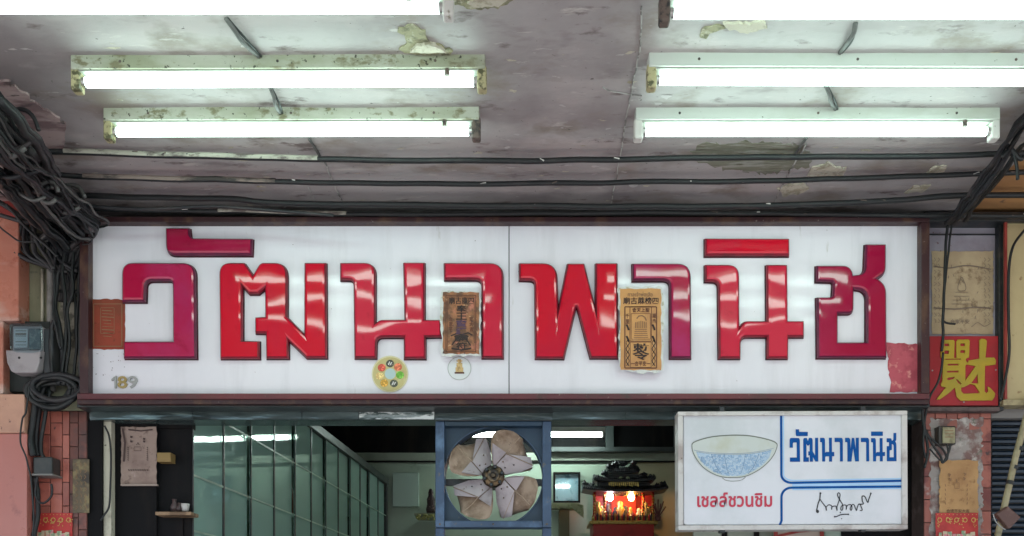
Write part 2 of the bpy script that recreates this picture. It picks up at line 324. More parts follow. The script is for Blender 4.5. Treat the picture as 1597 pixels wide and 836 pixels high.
def strip(g, pts, wd, d):
    """flat ribbon in the plane at depth d through photo-pixel points, width in pixels"""
    P = [Vector(p) for p in pts]; vs = []; n = len(P)
    for i in range(n):
        t = (P[min(i+1, n-1)]-P[max(i-1, 0)]).normalized(); q = Vector((-t.y, t.x))*wd/2
        for s_ in (1, -1):
            a = P[i]+q*s_; vs.append(W(a.x, a.y, d))
    g.add(vs, [(2*i, 2*i+1, 2*i+3, 2*i+2) for i in range(n-1)])
def smooth_pts(pts, n=6):
    P = [Vector(p) for p in pts]; out = []
    for i in range(len(P)-1):
        p0, p1, p2, p3 = P[max(i-1, 0)], P[i], P[i+1], P[min(i+2, len(P)-1)]
        for k in range(n):
            t = k/n
            out.append(.5*((2*p1)+(p2-p0)*t+(2*p0-5*p1+4*p2-p3)*t*t+(3*p1-p0-3*p2+p3)*t**3))
    out.append(P[-1]); return out
def rect_line(g, x0, y0, x1, y1, wd, d):
    for p in (((x0, y0), (x1, y0)), ((x0, y1), (x1, y1)), ((x0, y0), (x0, y1)), ((x1, y0), (x1, y1))): strip(g, p, wd, d)
def sheet(x0, y0, x1, y1, d, amp=.0015, nx=14, ny=20, edge=1.0, seed=0, freq=9):
    """paper glued to a plane: wrinkled, with uneven edges; it has a thin back too"""
    g = G(); q = random.Random(seed); vs = []
    for j in range(ny+1):
        for i in range(nx+1):
            x = x0+(x1-x0)*i/nx; y = y0+(y1-y0)*j/ny
            if i in (0, nx): x += q.uniform(-edge, edge)
            if j in (0, ny): y += q.uniform(-edge, edge)
            v = W(x, y, d); z = noise.noise(Vector((v.x*freq+seed, v.z*freq*2.2, seed)))*amp
            v.y = d-.001-abs(z); vs.append(v)
    fs = [(j*(nx+1)+i, j*(nx+1)+i+1, (j+1)*(nx+1)+i+1, (j+1)*(nx+1)+i) for j in range(ny) for i in range(nx)]
    g.add(vs, fs)
    n = len(vs); g.add([v+Vector((0, .0008+0*v.x, 0)) for v in vs], [tuple(reversed(f)) for f in fs])
    return g
# ------------------------------------------------------------------ SETTING
g = G(); g.box(-300, 300, -12.0, -2.2, -.5, -.12); g.mk('road', asph, kind='structure')
g = G(); g.box(-300, 300, -2.2, 3.7, -.5, 0); g.mk('pavement', pave, kind='structure')
g = G(); g.box(-300, 300, 3.7, 300, -.5, -.004); g.box(-300, 300, -300, -12, -.5, 0); g.mk('ground', pave, kind='structure')
g = G(); g.box(-1.95, 1.95, 3.7, 7.8, .0, .03); g.mk('shop_floor', floor_m, kind='structure')
def ceil_h(x, y, amp=.0012): return noise.noise(Vector((x*2.2, y*3, 1)))*amp*2+noise.noise(Vector((x*9, y*14, 5)))*amp*.7
# canopy ceiling: a finely uneven sheet under a slab
def ceiling(name, x0, x1, y0, y1, z, mat, nx, ny, amp):
    g = G(); vs = []
    for j in range(ny+1):
        for i in range(nx+1):
            x = x0+(x1-x0)*i/nx; y = y0+(y1-y0)*j/ny
            h = noise.noise(Vector((x*2.2, y*3, 1)))*amp*2+noise.noise(Vector((x*9, y*14, 5)))*amp*.7
            if i in (0, nx) or j in (0, ny): h = 0
            vs.append((x, y, z+h))
    g.add(vs, [(j*(nx+1)+i, (j+1)*(nx+1)+i, (j+1)*(nx+1)+i+1, j*(nx+1)+i+1) for j in range(ny) for i in range(nx)])
    o = g.mk(name, mat, smooth=True, kind='structure'); return o
ceil = ceiling('ceiling', -1.735, 1.752, -.35, 3.60, ZC, ceil_m, 200, 240, .0012)
g = G(); g.box(-6, 6, -.35, 3.60, ZC+.02, ZC+.25); g.mk('canopy_slab', plain_wall, kind='structure')
ceiling('neighbour_ceiling_right', 1.752, 6, -.35, 3.60, ZC+.01, ceil_tan, 60, 60, .003)
ceiling('neighbour_ceiling_left', -6, -1.735, -.35, 3.60, ZC+.01, pink_plaster, 60, 60, .004)
# building above and beside
g = G(); g.box(-6, 6, 3.56, 8.2, 3.52, 9); g.mk('upper_building', plain_wall, kind='structure', cat=None)
g = G(); g.box(-6, 6, 3.622, 3.72, PZ(650, 3.6), 3.515); g.mk('facade_wall', plain_wall, kind='structure')
g = G(); g.box(-6, PX(-30, 3.6), 3.625, 3.74, 0, PZ(650, 3.6)-.002); g.mk('left_side_wall', salmon, kind='structure')
# interior
g = G(); g.box(-2.05, -1.95, 3.74, 7.8, 0, 3.5); g.mk('interior_wall_left', teal_wall, kind='structure')
g = G(); g.box(1.95, 2.05, 3.74, 7.8, 0, 3.5); g.mk('interior_wall_right', tan_wall, kind='structure')
bw = G(); bw.box(-2.05, .95, 7.6, 7.75, 0, 3.5); bw.mk('interior_back_wall', teal_wall, kind='structure')
bw = G(); bw.box(.952, 2.05, 7.6, 7.75, 0, 3.5); bw.mk('interior_back_wall_tan', tan_wall, kind='structure')
g = G(); g.box(-2.1, 2.1, 3.73, 7.8, 3.4, 3.5); g.mk('interior_ceiling', dark_in, kind='structure')
g = G(); g.box(-1.94, 1.94, 7.57, 7.599, PZ(705, 7.57), 3.399); g.mk('upper_dark_panelling', dark_wood, kind='structure')
g = G(); g.pbox(440, 1200, 706, 718, 7.58, 7.599); g.mk('wall_moulding', pale_band, kind='structure')
g = G(); g.pbox(440, 1200, 718.5, 720.5, 7.575, 7.599); g.mk('wall_moulding_line', dark_wood, kind='structure')
tr = thing('transom_window', 'dark transom window frame on the back wall behind the fan', 'window', (PX(960, 7.5), 7.5, PZ(704, 7.5)))
for a, b in ((945, 957), (1052, 1064), (850, 858)):
    g = G(); g.pbox(a, b, 640, 704, 7.5, 7.56); g.mk('mullion', M('m_dim', (.05, .06, .06), .5), tr)
g = G(); g.pbox(850, 1070, 697, 704, 7.49, 7.56); g.mk('sill', bpy.data.materials['m_dim'], tr)
# ------------------------------------------------------------------ ceiling patches, cracks, flakes (relief of the ceiling)
def patch(pts, mat, name, th=.003, amp=2.0, step=5, seed=1):
    pp = jit(pts, step, amp, seed); P = [CP(a, b, ZC-.0032-th) for a, b in pp]; n = len(P)
    g = G(); tris = tessellate_polygon([[Vector((p.x, p.y, 0)) for p in P]]); P = [Vector((p.x, p.y, ZC+ceil_h(p.x, p.y)-.0012-th)) for p in P]; g.add(P, [tuple(t) for t in tris])
    g.add(P+[p+Vector((0, 0, th+.006)) for p in P], [(i, (i+1) % n, n+(i+1) % n, n+i) for i in range(n)])
    return g.mk(name, mat, ceil)
patch([(618, 50), (640, 40), (662, 50), (668, 66), (690, 74), (705, 80), (700, 86), (630, 86), (620, 78), (636, 70), (630, 58)], olive_plaster, 'plaster_patch', seed=2)
patch([(640, 84), (650, 74), (668, 72), (688, 78), (694, 84)], cream_plaster, 'plaster_patch', .012, 1, seed=3)
patch([(700, -10), (708, 8), (740, 16), (775, 14), (800, 2), (805, -12)], olive_plaster, 'plaster_patch', seed=4)
patch([(728, 6), (745, 13), (778, 11), (798, -2), (760, -4)], cream_plaster, 'plaster_patch', .008, 1.5, seed=5)
patch([(1090, 58), (1098, 44), (1122, 40), (1134, 44), (1112, 52), (1100, 62)], olive_plaster, 'plaster_patch', seed=6)
patch([(1128, 40), (1195, 36), (1196, 46), (1165, 53), (1138, 48)], cream_plaster, 'plaster_patch', .006, 2, seed=7)
patch([(1260, 274), (1268, 264), (1292, 256), (1310, 264), (1322, 262), (1315, 276), (1290, 280)], cream_plaster, 'plaster_patch', .004, 2, seed=8)
patch([(1212, 296), (1230, 290), (1252, 288), (1262, 294), (1248, 304), (1222, 307)], cream_plaster, 'plaster_patch', .004, 2, seed=9)
patch([(1410, 303), (1425, 292), (1452, 290), (1440, 300)], cream_plaster, 'plaster_patch', .004, 1, seed=10)
patch([(1440, 276), (1455, 262), (1476, 260), (1472, 272), (1455, 280)], cream_plaster, 'plaster_patch', .004, 1, seed=11)
patch([(-40, 120), (10, 128), (40, 150), (62, 168), (80, 178), (104, 196), (102, 232), (70, 236), (48, 215), (20, 186), (-40, 176)], pink_plaster, 'peeling_paint', .006, 3, seed=12)
patch([(1078, 236), (1100, 226), (1160, 222), (1240, 226), (1270, 240), (1262, 262), (1200, 272), (1130, 266), (1090, 256)], M('algae_stained_paint', (.20, .20, .15), .85, [((.32, .32, .28), 28, .5, .6, (.3, 1.6, 1)), ((.12, .12, .08), 40, .56, .66, (.3, 1.6, 1))], .006, 40, (.3, 1.6, 1)), 'stained_patch', .0002, 4, seed=13)
for i in range(230):   # small thin flakes lifting off the paint
    px = rnd.choice([rnd.uniform(90, 1560), rnd.uniform(780, 1000), rnd.uniform(80, 700)]); py = rnd.choice([rnd.uniform(205, 335), rnd.uniform(60, 300)])
    c = CP(px, py, ZC); L = rnd.uniform(.004, .022)*rnd.choice((1, 1, 1.5)); n = 10; a0 = rnd.uniform(-.35, .35); P = []; R = [rnd.uniform(.35, 1) for _ in range(n)]; asp = rnd.uniform(.18, .55); cu_ = rnd.uniform(.0, .0022)
    for k in range(n):
        a = 2*math.pi*k/n; u, v = math.cos(a)*L*R[k], math.sin(a)*L*R[k]*asp
        p = c+Vector((u*math.cos(a0)-v*math.sin(a0), u*math.sin(a0)+v*math.cos(a0), 0)); p.z = ZC+ceil_h(p.x, p.y)-.0005-max(0, -v/(L*asp))*cu_; P.append(p)
    g = G(); g.add(P, [tuple(range(n))]); g.mk('paint_flake', flake_m if i % 3 else cream_plaster, ceil)
def ceil_line(pts, r, mat, name, parent, z=ZC-.0035, amp=.004):
    P = smooth_pts([CP(a, b, z) for a, b in pts], 8)
    P = [p+Vector((noise.noise(p*30)*amp, noise.noise(p*30+Vector((9, 0, 0)))*amp, 0)) for p in P]
    g = G(); g.tube(P, r, 5); return g.mk(name, mat, parent, smooth=True)
ceil_line([(1001, 10), (997, 80), (985, 140), (978, 175), (971, 220), (962, 270), (952, 325)], .0022, crack_m, 'crack', ceil)
ceil_line([(940, 136), (955, 143), (975, 146), (1000, 150)], .002, crack_m, 'crack', ceil)
ceil_line([(505, 250), (520, 285), (537, 320)], .0028, crack_m, 'crack', ceil)
ceil_line([(1258, 225), (1235, 262), (1215, 300), (1204, 325)], .003, crack_m, 'crack', ceil)
ceil_line([(480, 292), (495, 320), (500, 326)], .0018, crack_m, 'crack', ceil)
g = G(); g.lathe(CP(988, 289, ZC-.012), (0, 0, -1), [(.001, 0), (.016, 0), (.018, -.003), (.012, -.012), (.001, -.014)], 16); g.mk('plaster_plug', flake_m, ceil, smooth=True)
# ------------------------------------------------------------------ fluorescent fixtures
def fixture(x0, x1, d, label, bm_, hm0, hm1, tilt=0, tube=None, kind='tube'):
    xa, xb = x0, x1; z0 = ZC-.038
    t = thing('fluorescent_fixture', label, 'light fixture', ((xa+xb)/2, d+.025, ZC), 'fluorescent fixtures under the canopy')
    g = G(); g.box(xa, xb, d, d+.048, z0, ZC+.004); g.mk('batten', bm_, t, bevel=.003)
    g = G(); g.box(xa+.02, xb-.02, d+.006, d+.042, z0-.004, z0-.0005); g.mk('cover_strip', strip_m, t, bevel=.0015)
    for s, xx, hm in ((1, xa, hm0), (-1, xb, hm1)):
        g = G(); a, b = sorted((xx-.004*s, xx+.024*s))
        g.box(a, b, d+.006, d+.042, z0-.056, z0+.012); g.mk('lamp_holder', hm, t, bevel=.006)
        g = G(); a, b = sorted((xx+.024*s, xx+.034*s)); g.tube([(a, d+.024, z0-.026), (b, d+.024, z0-.026)], .0135, 16)
        g.mk('tube_cap', cap_m, t, smooth=False)
    g = G(); g.tube([(xa+.034, d+.024, z0-.026), (xa+.045, d+.024, z0-.026), (xb-.045, d+.024, z0-.026), (xb-.034, d+.024, z0-.026)], .0138, 20)
    g.mk('lamp_tube', tube_m, t, smooth=True)
    sx = xb-.11 if s else xa
    g = G(); g.tube([(sx, d+.006, z0-.002), (sx, d+.006, z0-.02)], .007, 10); g.mk('starter', holder_d, t, smooth=False)
    for k in range(3):
        g = G(); g.lathe((xa+(xb-xa)*(.12+.38*k), d+.0005, z0+.02), (0, -1, 0), [(.004, 0), (.004, .002), (.0001, .003)], 8); g.mk('screw', holder_d, t)
    t.rotation_euler.z = tilt
    return t
fixture(-1.38, -.18, 2.275, 'lit tube batten cut off by the top edge at upper left', batten_m, holder_m, holder_w)
fixture(-1.305, -.108, 2.588, 'lit grimy tube batten in the middle row on the left', batten_m, holder_m, holder_m, -.004)
fixture(-1.333, -.138, 2.85, 'lit speckled tube batten nearest the sign on the left, end caps dark green', batten_m, holder_m, holder_d, -.004)
fixture(.356, 1.556, 2.295, 'lit tube batten at upper right with a brown end cap', batten_clean, holder_d, holder_w)
fixture(.363, 1.563, 2.580, 'lit tube batten in the middle row on the right with an olive end cap', batten_clean, holder_m, holder_w, .003)
fixture(.360, 1.517, 2.850, 'lit cleaner white tube batten nearest the sign on the right', batten_clean, holder_w, holder_w)
def cable(pts, r, mat, label, group, name='cable', n=6, parent=None, cat='cable', sm=6, wob=0):
    P = smooth_pts(pts, sm)
    if wob: P = [p+Vector([noise.noise(p*14+Vector((k*17, 0, 0)))*wob for k in range(3)]) for p in P]
    g = G(); g.tube(P, r, n)
    if parent: return g.mk(name, mat, parent, smooth=True)
    return g.mk(name, mat, smooth=True, label=label, cat=cat, group=group)
SG = 'short feed wires from the ceiling to the fixtures'
def feed(a, b, d, zt, label, mat=grey_cable):
    p = CP(*a, ZC-.004); q = W(*b, d); m_ = (p+q)/2+Vector((0, 0, -.012)); cable([p, p*.6+m_*.4+Vector((.004, 0, -.006)), m_, q], .0065, mat, label, SG, name='feed_wire')
    cable([p+Vector((.004, 0, 0)), m_+Vector((.012, 0, .004)), q+Vector((.006, 0, 0))], .0035, black, label.replace('frayed', 'thin dark strand beside the frayed').replace('grey wire', 'thin dark strand beside the grey wire'), SG, name='feed_wire')
feed((352, 28), (404, 88), 2.585, 0, 'frayed wire dropping to the middle left fixture')
feed((422, 138), (437, 176), 2.848, 0, 'grey wire bent into the left fixture nearest the sign')
feed((1334, 36), (1310, 82), 2.577, 0, 'grey wire slanting to the middle right fixture')
feed((1288, 134), (1303, 170), 2.848, 0, 'grey wire curling into the right fixture nearest the sign')
cable([CP(482, 217, ZC-.008), CP(492, 232, ZC-.008), CP(500, 246, ZC-.008)], .005, grey_cable, 'short grey wire stub running to the highest strung pipe, left side', SG, name='feed_wire')
cable([CP(1258, 215, ZC-.008), CP(1247, 230, ZC-.008), CP(1238, 244, ZC-.008)], .005, grey_cable, 'short grey wire stub running to the highest strung pipe, right side', SG, name='feed_wire')
# ------------------------------------------------------------------ pipes strung across under the ceiling
HG = 'dark pipes strung across under the ceiling'
def strung(pts, d, r, label, sleeves=()):
    P = smooth_pts([W(x, y, d) for x, y in pts], 10)
    t = thing('strung_pipe', label, 'pipe', P[len(P)//2].copy(), HG)
    g = G(); g.tube([p+Vector((0, noise.noise(p*6)*.004, noise.noise(p*5+Vector((3, 1, 2)))*.003)) for p in P], r, 10); g.mk('pipe', black, t, smooth=True)
    for a, b, m_ in sleeves:
        Q = [p for p in P if PX(a, d) <= p.x <= PX(b, d)]
        g = G(); g.tube([p+Vector((0, noise.noise(p*6)*.004, .0015+noise.noise(p*5+Vector((3, 1, 2)))*.003)) for p in Q], r*1.12, 10); g.mk('painted_sleeve', m_, t, smooth=True)
    q = random.Random(int(pts[0][1]))
    for k in range(9):
        p = q.choice(P); g = G(); L = q.uniform(.003, .012)
        g.tube([p+Vector((-L, -r*.9, q.uniform(-.5, .5)*r)), p+Vector((L, -r*.9, q.uniform(-.5, .5)*r))], .0026, 5, rf=lambda t: .6+.4*t); g.mk('paint_splash', paint_chip if k % 2 else holder_d, t)
    return t
strung([(40, 236), (100, 237), (300, 243), (520, 249), (800, 251), (1000, 248), (1200, 245), (1450, 243), (1597, 239), (1760, 234)], 3.07, .0095, 'highest of the strung dark pipes, cream painted at its left end', [(95, 515, cream_sleeve)])
strung([(20, 264), (130, 275), (430, 283), (700, 287), (850, 286), (1000, 284), (1200, 282), (1400, 276), (1597, 268), (1760, 260)], 3.22, .0092, 'second strung dark pipe from the top, with white drips', [(128, 432, brown_sleeve)])
strung([(20, 292), (140, 305), (350, 310), (450, 317), (800, 321), (1100, 322), (1250, 319), (1400, 312), (1480, 306), (1597, 304), (1760, 303)], 3.36, .0105, 'third strung dark pipe, kinked at left, above the dark top edge of the sign')
strung([(60, 322), (200, 327), (360, 330), (600, 334), (1000, 332), (1200, 333), (1380, 336), (1597, 336), (1760, 336)], 3.455, .0085, 'lowest strung dark pipe, lying along the sign top edge', [(330, 560, cream_sleeve)])
cable([W(x, y, 3.30) for x, y in ((100, 318), (220, 326), (330, 322), (420, 328), (520, 336))], .006, black2, 'thin black cable crossing from the left bundle to the sign top edge', None)
# ------------------------------------------------------------------ the big shop sign
D = 3.5
SGN = thing('shop_sign', 'long white shop sign with raised red Thai lettering in a maroon frame', 'sign', (PX(787, D), D, PZ(628, D)))
for a, b in ((137, 793.2), (794.6, 1438)):
    g = G(); g.box(PX(a, D), PX(b, D), D, D+.02, PZ(616, D), PZ(344, D)); g.mk('panel', sign_white, SGN, bevel=.0015)
g = G(); g.box(PX(118, D), PX(1452, D), D+.021, 3.598, PZ(630, D), PZ(336, D)); g.mk('backing_box', dark_metal, SGN)
g = G(); g.pbox(120, 1450, 613.5, 622, 3.462, 3.52); g.mk('frame_bottom', maroon, SGN, bevel=.002)
g = G(); g.pbox(120, 1450, 622.5, 630, 3.475, 3.59); g.mk('frame_bottom_lip', maroon_dark, SGN, bevel=.002)
g = G(); g.pbox(120, 1450, 338, 346, 3.462, 3.59); g.mk('frame_top', maroon_dark, SGN, bevel=.002)
g = G(); g.pbox(124, 137.5, 346.3, 613.2, 3.462, 3.59); g.mk('frame_side', maroon_dark, SGN, bevel=.002)
g = G(); g.pbox(1437, 1450, 346.3, 613.2, 3.462, 3.59); g.mk('frame_side', maroon_dark, SGN, bevel=.002)
LET = {
 'tone': [[(261, 358.7, 2), (298.5, 358.7, 2), (300, 374.5, 6), (396.3, 375.3, 1), (395.3, 401, 1), (262, 401, 15)]],
 'wo': [[(193.3, 473.5), (193.5, 412.5, 18), (307.6, 413, 20), (309, 561.3), (196, 561.3), (196, 534.7), (272.5, 534.5), (272, 441, 6), (231, 441, 10), (230, 473.5)]],
 'tho': [[(345.8, 561.6), (344.2, 412.8, 18), (383.9, 412.8), (397, 431.5), (408, 412.6, 6), (449.9, 412.6, 20), (450, 496.5), (476, 523), (476.3, 412.6), (510.5, 412.6), (511.5, 560.6), (479.4, 560.6), (452, 534), (452, 561.2), (417, 561.2), (416.4, 522.4), (400, 522), (399.7, 497.2), (415.4, 496.5), (415, 453.3), (405.2, 461), (390.6, 461), (380.8, 450.4), (380.8, 533.6), (406.8, 534.1), (406.8, 561.6)]],
 'no': [[(531.8, 412.6, 2), (587.1, 412.6, 18), (587.1, 506), (594, 501, 4), (631.8, 500.6), (629.8, 412.2, 3), (663.5, 412.2, 3), (663.5, 501), (688.7, 501, 2), (689.7, 527.8, 2), (664.7, 528.5), (664.7, 561.6), (630.8, 561.6), (630.8, 528.5), (589, 528.5, 10), (588.1, 560.8), (554.1, 560.8), (552.5, 439.6, 7), (531.8, 439.2, 2)]],
 'aa': [[(692.8, 412.8), (784.7, 413.2, 20), (785.1, 560.6), (751.8, 560.6), (751.4, 439, 10), (693.3, 439)]],
 'pho': [[(809.6, 413.2, 2), (868, 413.2, 22), (870.5, 482.3), (884.3, 413.8, 2), (910.8, 413.8, 2), (928, 482.3), (928, 413.2, 1), (962.2, 413.2, 1), (963.2, 560.6), (919.9, 560.6), (898.6, 480, 4), (879.3, 561.6), (834.6, 561.2), (833.5, 440.2, 8), (809.6, 439.6, 2)]],
 'aa2': [[(984.8, 413.8), (1075.9, 413.8, 21), (1076.9, 561), (1043.4, 561), (1043, 440.3, 10), (985.4, 440.3)]],
 'i': [[(1097.8, 374.8), (1229.2, 375.3), (1229.2, 401.8), (1097.8, 401.8)]],
 'no2': [[(1097.8, 415.8), (1151.2, 415.8, 18), (1151.7, 512), (1158.6, 503, 5), (1193.6, 503), (1192.9, 415.8, 2), (1226, 415.8, 2), (1226.7, 503), (1251.8, 503), (1251.8, 528), (1227.7, 528), (1227.2, 561.2), (1194.1, 561.2), (1194.1, 528), (1153.7, 528, 10), (1153.2, 561.2), (1119.3, 561.2), (1118.1, 442.2, 8), (1097.8, 441.5, 2)]],
 'cho': [[(1270.5, 417), (1325.2, 417, 14), (1328, 432), (1345, 430, 10), (1346.8, 384), (1379, 384), (1378.7, 428.5, 9), (1365.6, 438), (1379.3, 446, 14), (1380, 560.4), (1272.3, 560.4), (1271.4, 466.2), (1295.4, 466.2, 4), (1296.8, 442.6, 4), (1270.5, 441.7)],
         [(1304.3, 492), (1328.5, 492, 9), (1329, 454, 3), (1348.2, 455, 15), (1348.2, 536), (1304.3, 536)]],
}
LMAT = {'tone': (wine, 'wine red tone mark set above the first letter'), 'wo': (crimson, 'faded crimson first letter'), 'tho': (red, 'bright red second letter with a notched top'),
        'no': (red_pink, 'pinkish red letter left of the brown talisman'), 'aa': (red_pink, 'pinkish red hooked letter right of the brown talisman'),
        'pho': (red, 'bright red letter shaped like a W'), 'aa2': (magenta, 'faded magenta hooked letter behind the tan talisman'), 'i': (red, 'plain red bar set above the last letter but one'),
        'no2': (red_pink, 'red letter with strong reflections under the plain bar'), 'cho': (wine, 'wine red last letter')}
def shrink(poly, k):  # thin dirty edge that shows all round a letter
    return poly
for k, polys in LET.items():
    pp = [rnd_poly(p) for p in polys]
    o = shape(pp, D-.0015, .026, .0135, 'letter', LMAT[k][0], SGN, res=2)
    o['label'] = LMAT[k][1]
    o.data.materials.append(side_dark if k in ('tone', 'wo', 'cho', 'aa2') else side_red)
    for p in o.data.polygons:
        p.use_smooth = False
        if abs(p.normal.y) < .80: p.material_index = 1
    s = D/F; cu = bpy.data.curves.new('c', 'CURVE'); cu.dimensions = '2D'; cu.fill_mode = 'BOTH'
    for poly in pp:
        sp = cu.splines.new('POLY'); sp.points.add(len(poly)-1); sp.use_cyclic_u = True
        for i, p in enumerate(poly): sp.points[i].co = ((p[0]-VX)*s, CZ+(HY-p[1])*s, 0, 1)
    cu.offset = .0022; cu.extrude = .002
    from_curve(cu, lambda c: Vector((c.x, D-.003-c.z, c.y)), 'letter_edge', seal, o)
# soft sagging drips and specks of dirt on the panel
for i in range(40):
    px, py = rnd.choice([(rnd.uniform(140, 200), rnd.uniform(548, 600)), (rnd.uniform(200, 1420), rnd.uniform(350, 610))])
    g = G(); r = rnd.uniform(.0008, .002); g.lathe(W(px, py, D-.0012), (0, -1, 0), [(r, 0), (r*.6, .0006), (.0001, .0008)], 6); g.mk('dirt_speck', seal, SGN)
# house number
HN = thing('house_number', 'small metal digits 189 at the lower left of the white sign', 'house number', W(194, 607, D-.002))
shape([[(179, 588), (182.5, 587), (182.5, 606), (179.6, 606), (179.6, 592.5), (175, 594.5), (174.5, 592)]], D-.0008, .006, .0006, 'digit', chrome, HN)
for ch, a, b, m_ in (('8', 184, 199, brass), ('9', 200, 215, chrome)):
    text(ch, a, 587, b, 606, D-.0008, 'digit', m_, HN, bold=.012, thick=.006)
# ------------------------------------------------------------------ papers and stickers on the sign
o = sheet(141, 467, 195, 545, D-.0008, .002, 10, 12, 1.0, 3).mk('torn_paper', paper_rust, smooth=True, label='rust orange paper square glued at the left edge of the white sign', cat='paper')
g = G(); rect_line(g, 146, 474, 190, 540, 1.2, D-.0045); rect_line(g, 157, 480, 178, 520, .8, D-.0045)
for k in range(9): strip(g, [(160+rnd.uniform(-2, 2), 484+k*5), (176+rnd.uniform(-3, 2), 485+k*5)], rnd.uniform(.8, 1.8), D-.0045)
g.mk('printed_figure', ink_soft, o)
PK = jit([(1380, 535), (1437, 537), (1437, 612), (1388, 612), (1390, 600), (1384, 570), (1386, 560)], 5, 1.2, 4)
shape([PK], D-.0008, .002, 0, 'torn_paper', pinkpaper, label='torn pinkish red paper at the lower right corner of the white sign', cat='paper')
# brown talisman
T1 = thing('paper_talisman', 'worn brown talisman paper with dark vertical writing between two red letters', 'talisman', W(719, 553, D-.03))
dT = D-.031
shape([jit([(688, 452), (745, 455), (750, 470), (749, 555), (690, 556), (686, 500)], 6, 1.6, 6)], D-.029, .0012, 0, 'paste_edge', paste, T1)
sheet(691, 456, 747.5, 552, dT, .0015, 12, 18, .9, 9).mk('sheet', talis_brown, T1, smooth=True)
dI = dT-.0032
g = G(); rect_line(g, 695.5, 460.5, 742, 548.5, 1.3, dI); rect_line(g, 698, 463, 739.5, 546, .7, dI); g.mk('printed_border', ink_red, T1)
text('廟古康四', 700, 463.5, 739, 474.5, dI-.0002, 'printed_heading', ink, T1, bold=.012)
for i, ch in enumerate('奉王寶護靈符'):
    text(ch, 711-(i in (4,))*3, 476+i*11.6, 728+(i in (4,))*3, 487+i*11.6, dI-.0002, 'printed_character', ink_purple if i in (2, 3) else ink, T1, bold=.02)
for xa, s in ((700, '合家平'), (732, '安大吉')):
    for i, ch in enumerate(s): text(ch, xa, 494+i*8, xa+6, 501+i*8, dI-.0002, 'printed_character', ink_red, T1, bold=.02)
g = G()
strip(g, [(705, 538), (712, 528), (719, 524), (727, 529), (734, 539)], 2.2, dI-.0001); strip(g, [(704, 543), (719, 546), (735, 543)], 2.5, dI-.0001); strip(g, [(703, 524), (712, 520), (720, 522), (730, 519), (737, 523)], 2, dI-.0001)
g.mk('printed_figure', ink, T1)
# tan talisman
T2 = thing('paper_talisman', 'orange tan talisman paper with printed figure and large black character between letters', 'talisman', W(999, 580, D-.03))
shape([jit([(964, 448), (1034, 447), (1036, 480), (1034, 540), (1036, 578), (1022, 582), (985, 581), (966, 572)], 6, 2.0, 8)], D-.029, .0012, 0, 'paste_edge', paste, T2)
sheet(967.5, 450.5, 1031, 577, dT, .0012, 12, 20, .8, 21).mk('sheet', talis_tan, T2, smooth=True)
text('ศาลเจ้าพ่อเสือ', 979, 455, 1018, 462.5, dI-.0002, 'printed_thai_line', ink_soft, T2, bold=.012)
text('廟古蔴榜四', 972, 463.5, 1027, 474.5, dI-.0002, 'printed_heading', ink, T2, bold=.012)
g = G(); rect_line(g, 974.5, 478.5, 1024, 574, 1.6, dI); rect_line(g, 982.5, 478.5, 1016, 532, .9, dI); rect_line(g, 984.5, 489, 1014.5, 529, .6, dI); rect_line(g, 983, 533.5, 1015.5, 573, .7, dI); g.mk('printed_border', ink_red, T2)
text('會天上聖', 986, 480, 1013, 487, dI-.0002, 'printed_line', ink_red, T2, bold=.02)
for xa, s in ((975.8, '千里'), (1017.5, '順風')):
    for i, ch in enumerate(s): text(ch, xa, 489+i*9, xa+5.5, 496+i*9, dI-.0002, 'printed_character', ink_red, T2, bold=.02)
g = G()
for sx in (979, 1019.5):
    for ya in (506, 524): strip(g, [(sx-2, ya), (sx, ya+4), (sx+1.5, ya+9)], 3, dI-.0001)
    strip(g, [(sx+2.5*math.sin(k*.9), 530+k*2.7) for k in range(16)], 1.4, dI-.0001)
    strip(g, [(sx-2.5*math.sin(k*.9), 530+k*2.7) for k in range(16)], .9, dI-.0001)
g.mk('printed_ornament', ink, T2)
g = G()
strip(g, [(993, 497), (996, 493), (1001, 492), (1006, 495), (1008, 500)], 1.8, dI-.0001)
for k in range(7): strip(g, [(991+k*2.8, 500+abs(k-3)*.8), (991+k*2.8, 512)], 1.1, dI-.0001)
for k in range(5): strip(g, [(990-k*.4, 514+k*3.1), (1009+k*.4, 514+k*3.1)], 1, dI-.0001)
g.mk('printed_figure', ink_soft, T2)
text('勅', 987, 535.5, 1012, 549, dI-.0003, 'printed_large_character', ink, T2, bold=.022)
text('令', 986, 546, 1013, 561.5, dI-.0005, 'printed_large_character', ink, T2, bold=.022)
text('一合平安一', 984, 563, 1014, 571, dI-.0002, 'printed_line', ink_red, T2, bold=.02)
# round food wheel sticker
R1 = thing('round_sticker', 'round yellow sticker with a ring of small coloured food pictures', 'sticker', W(608.5, 611, D-.005))
def disc(c, r, d, th, name, mat, parent, n=36, squash=1, rim=0):
    g = G(); p = W(c[0], c[1], d); s = d/F
    vs = []
    for rr, y in ((r*s, d), (r*s, d-th), (max(r*s-.0015, 0), d-th-.0006), (0, d-th-.0008-rim)):
        for k in range(n):
            a = 2*math.pi*k/n; vs.append((p.x+math.cos(a)*rr, y, p.z+math.sin(a)*rr*squash))
    g.add(vs, [(i*n+k, i*n+(k+1) % n, (i+1)*n+(k+1) % n, (i+1)*n+k) for i in range(3) for k in range(n)])
    return g.mk(name, mat, parent)
gold_paper = M('gold_print', (.52, .45, .20), .45, [((.42, .34, .13), 18, .5, .65), ((.60, .58, .32), 25, .55, .7)])
gold_rim = M('pale_gold_print', (.66, .62, .40), .45)
disc((608.3, 583.5), 28.5, D-.0008, .002, 'rim', gold_rim, R1)
disc((608.3, 583.5), 26.5, D-.0032, .0004, 'disc', gold_paper, R1)
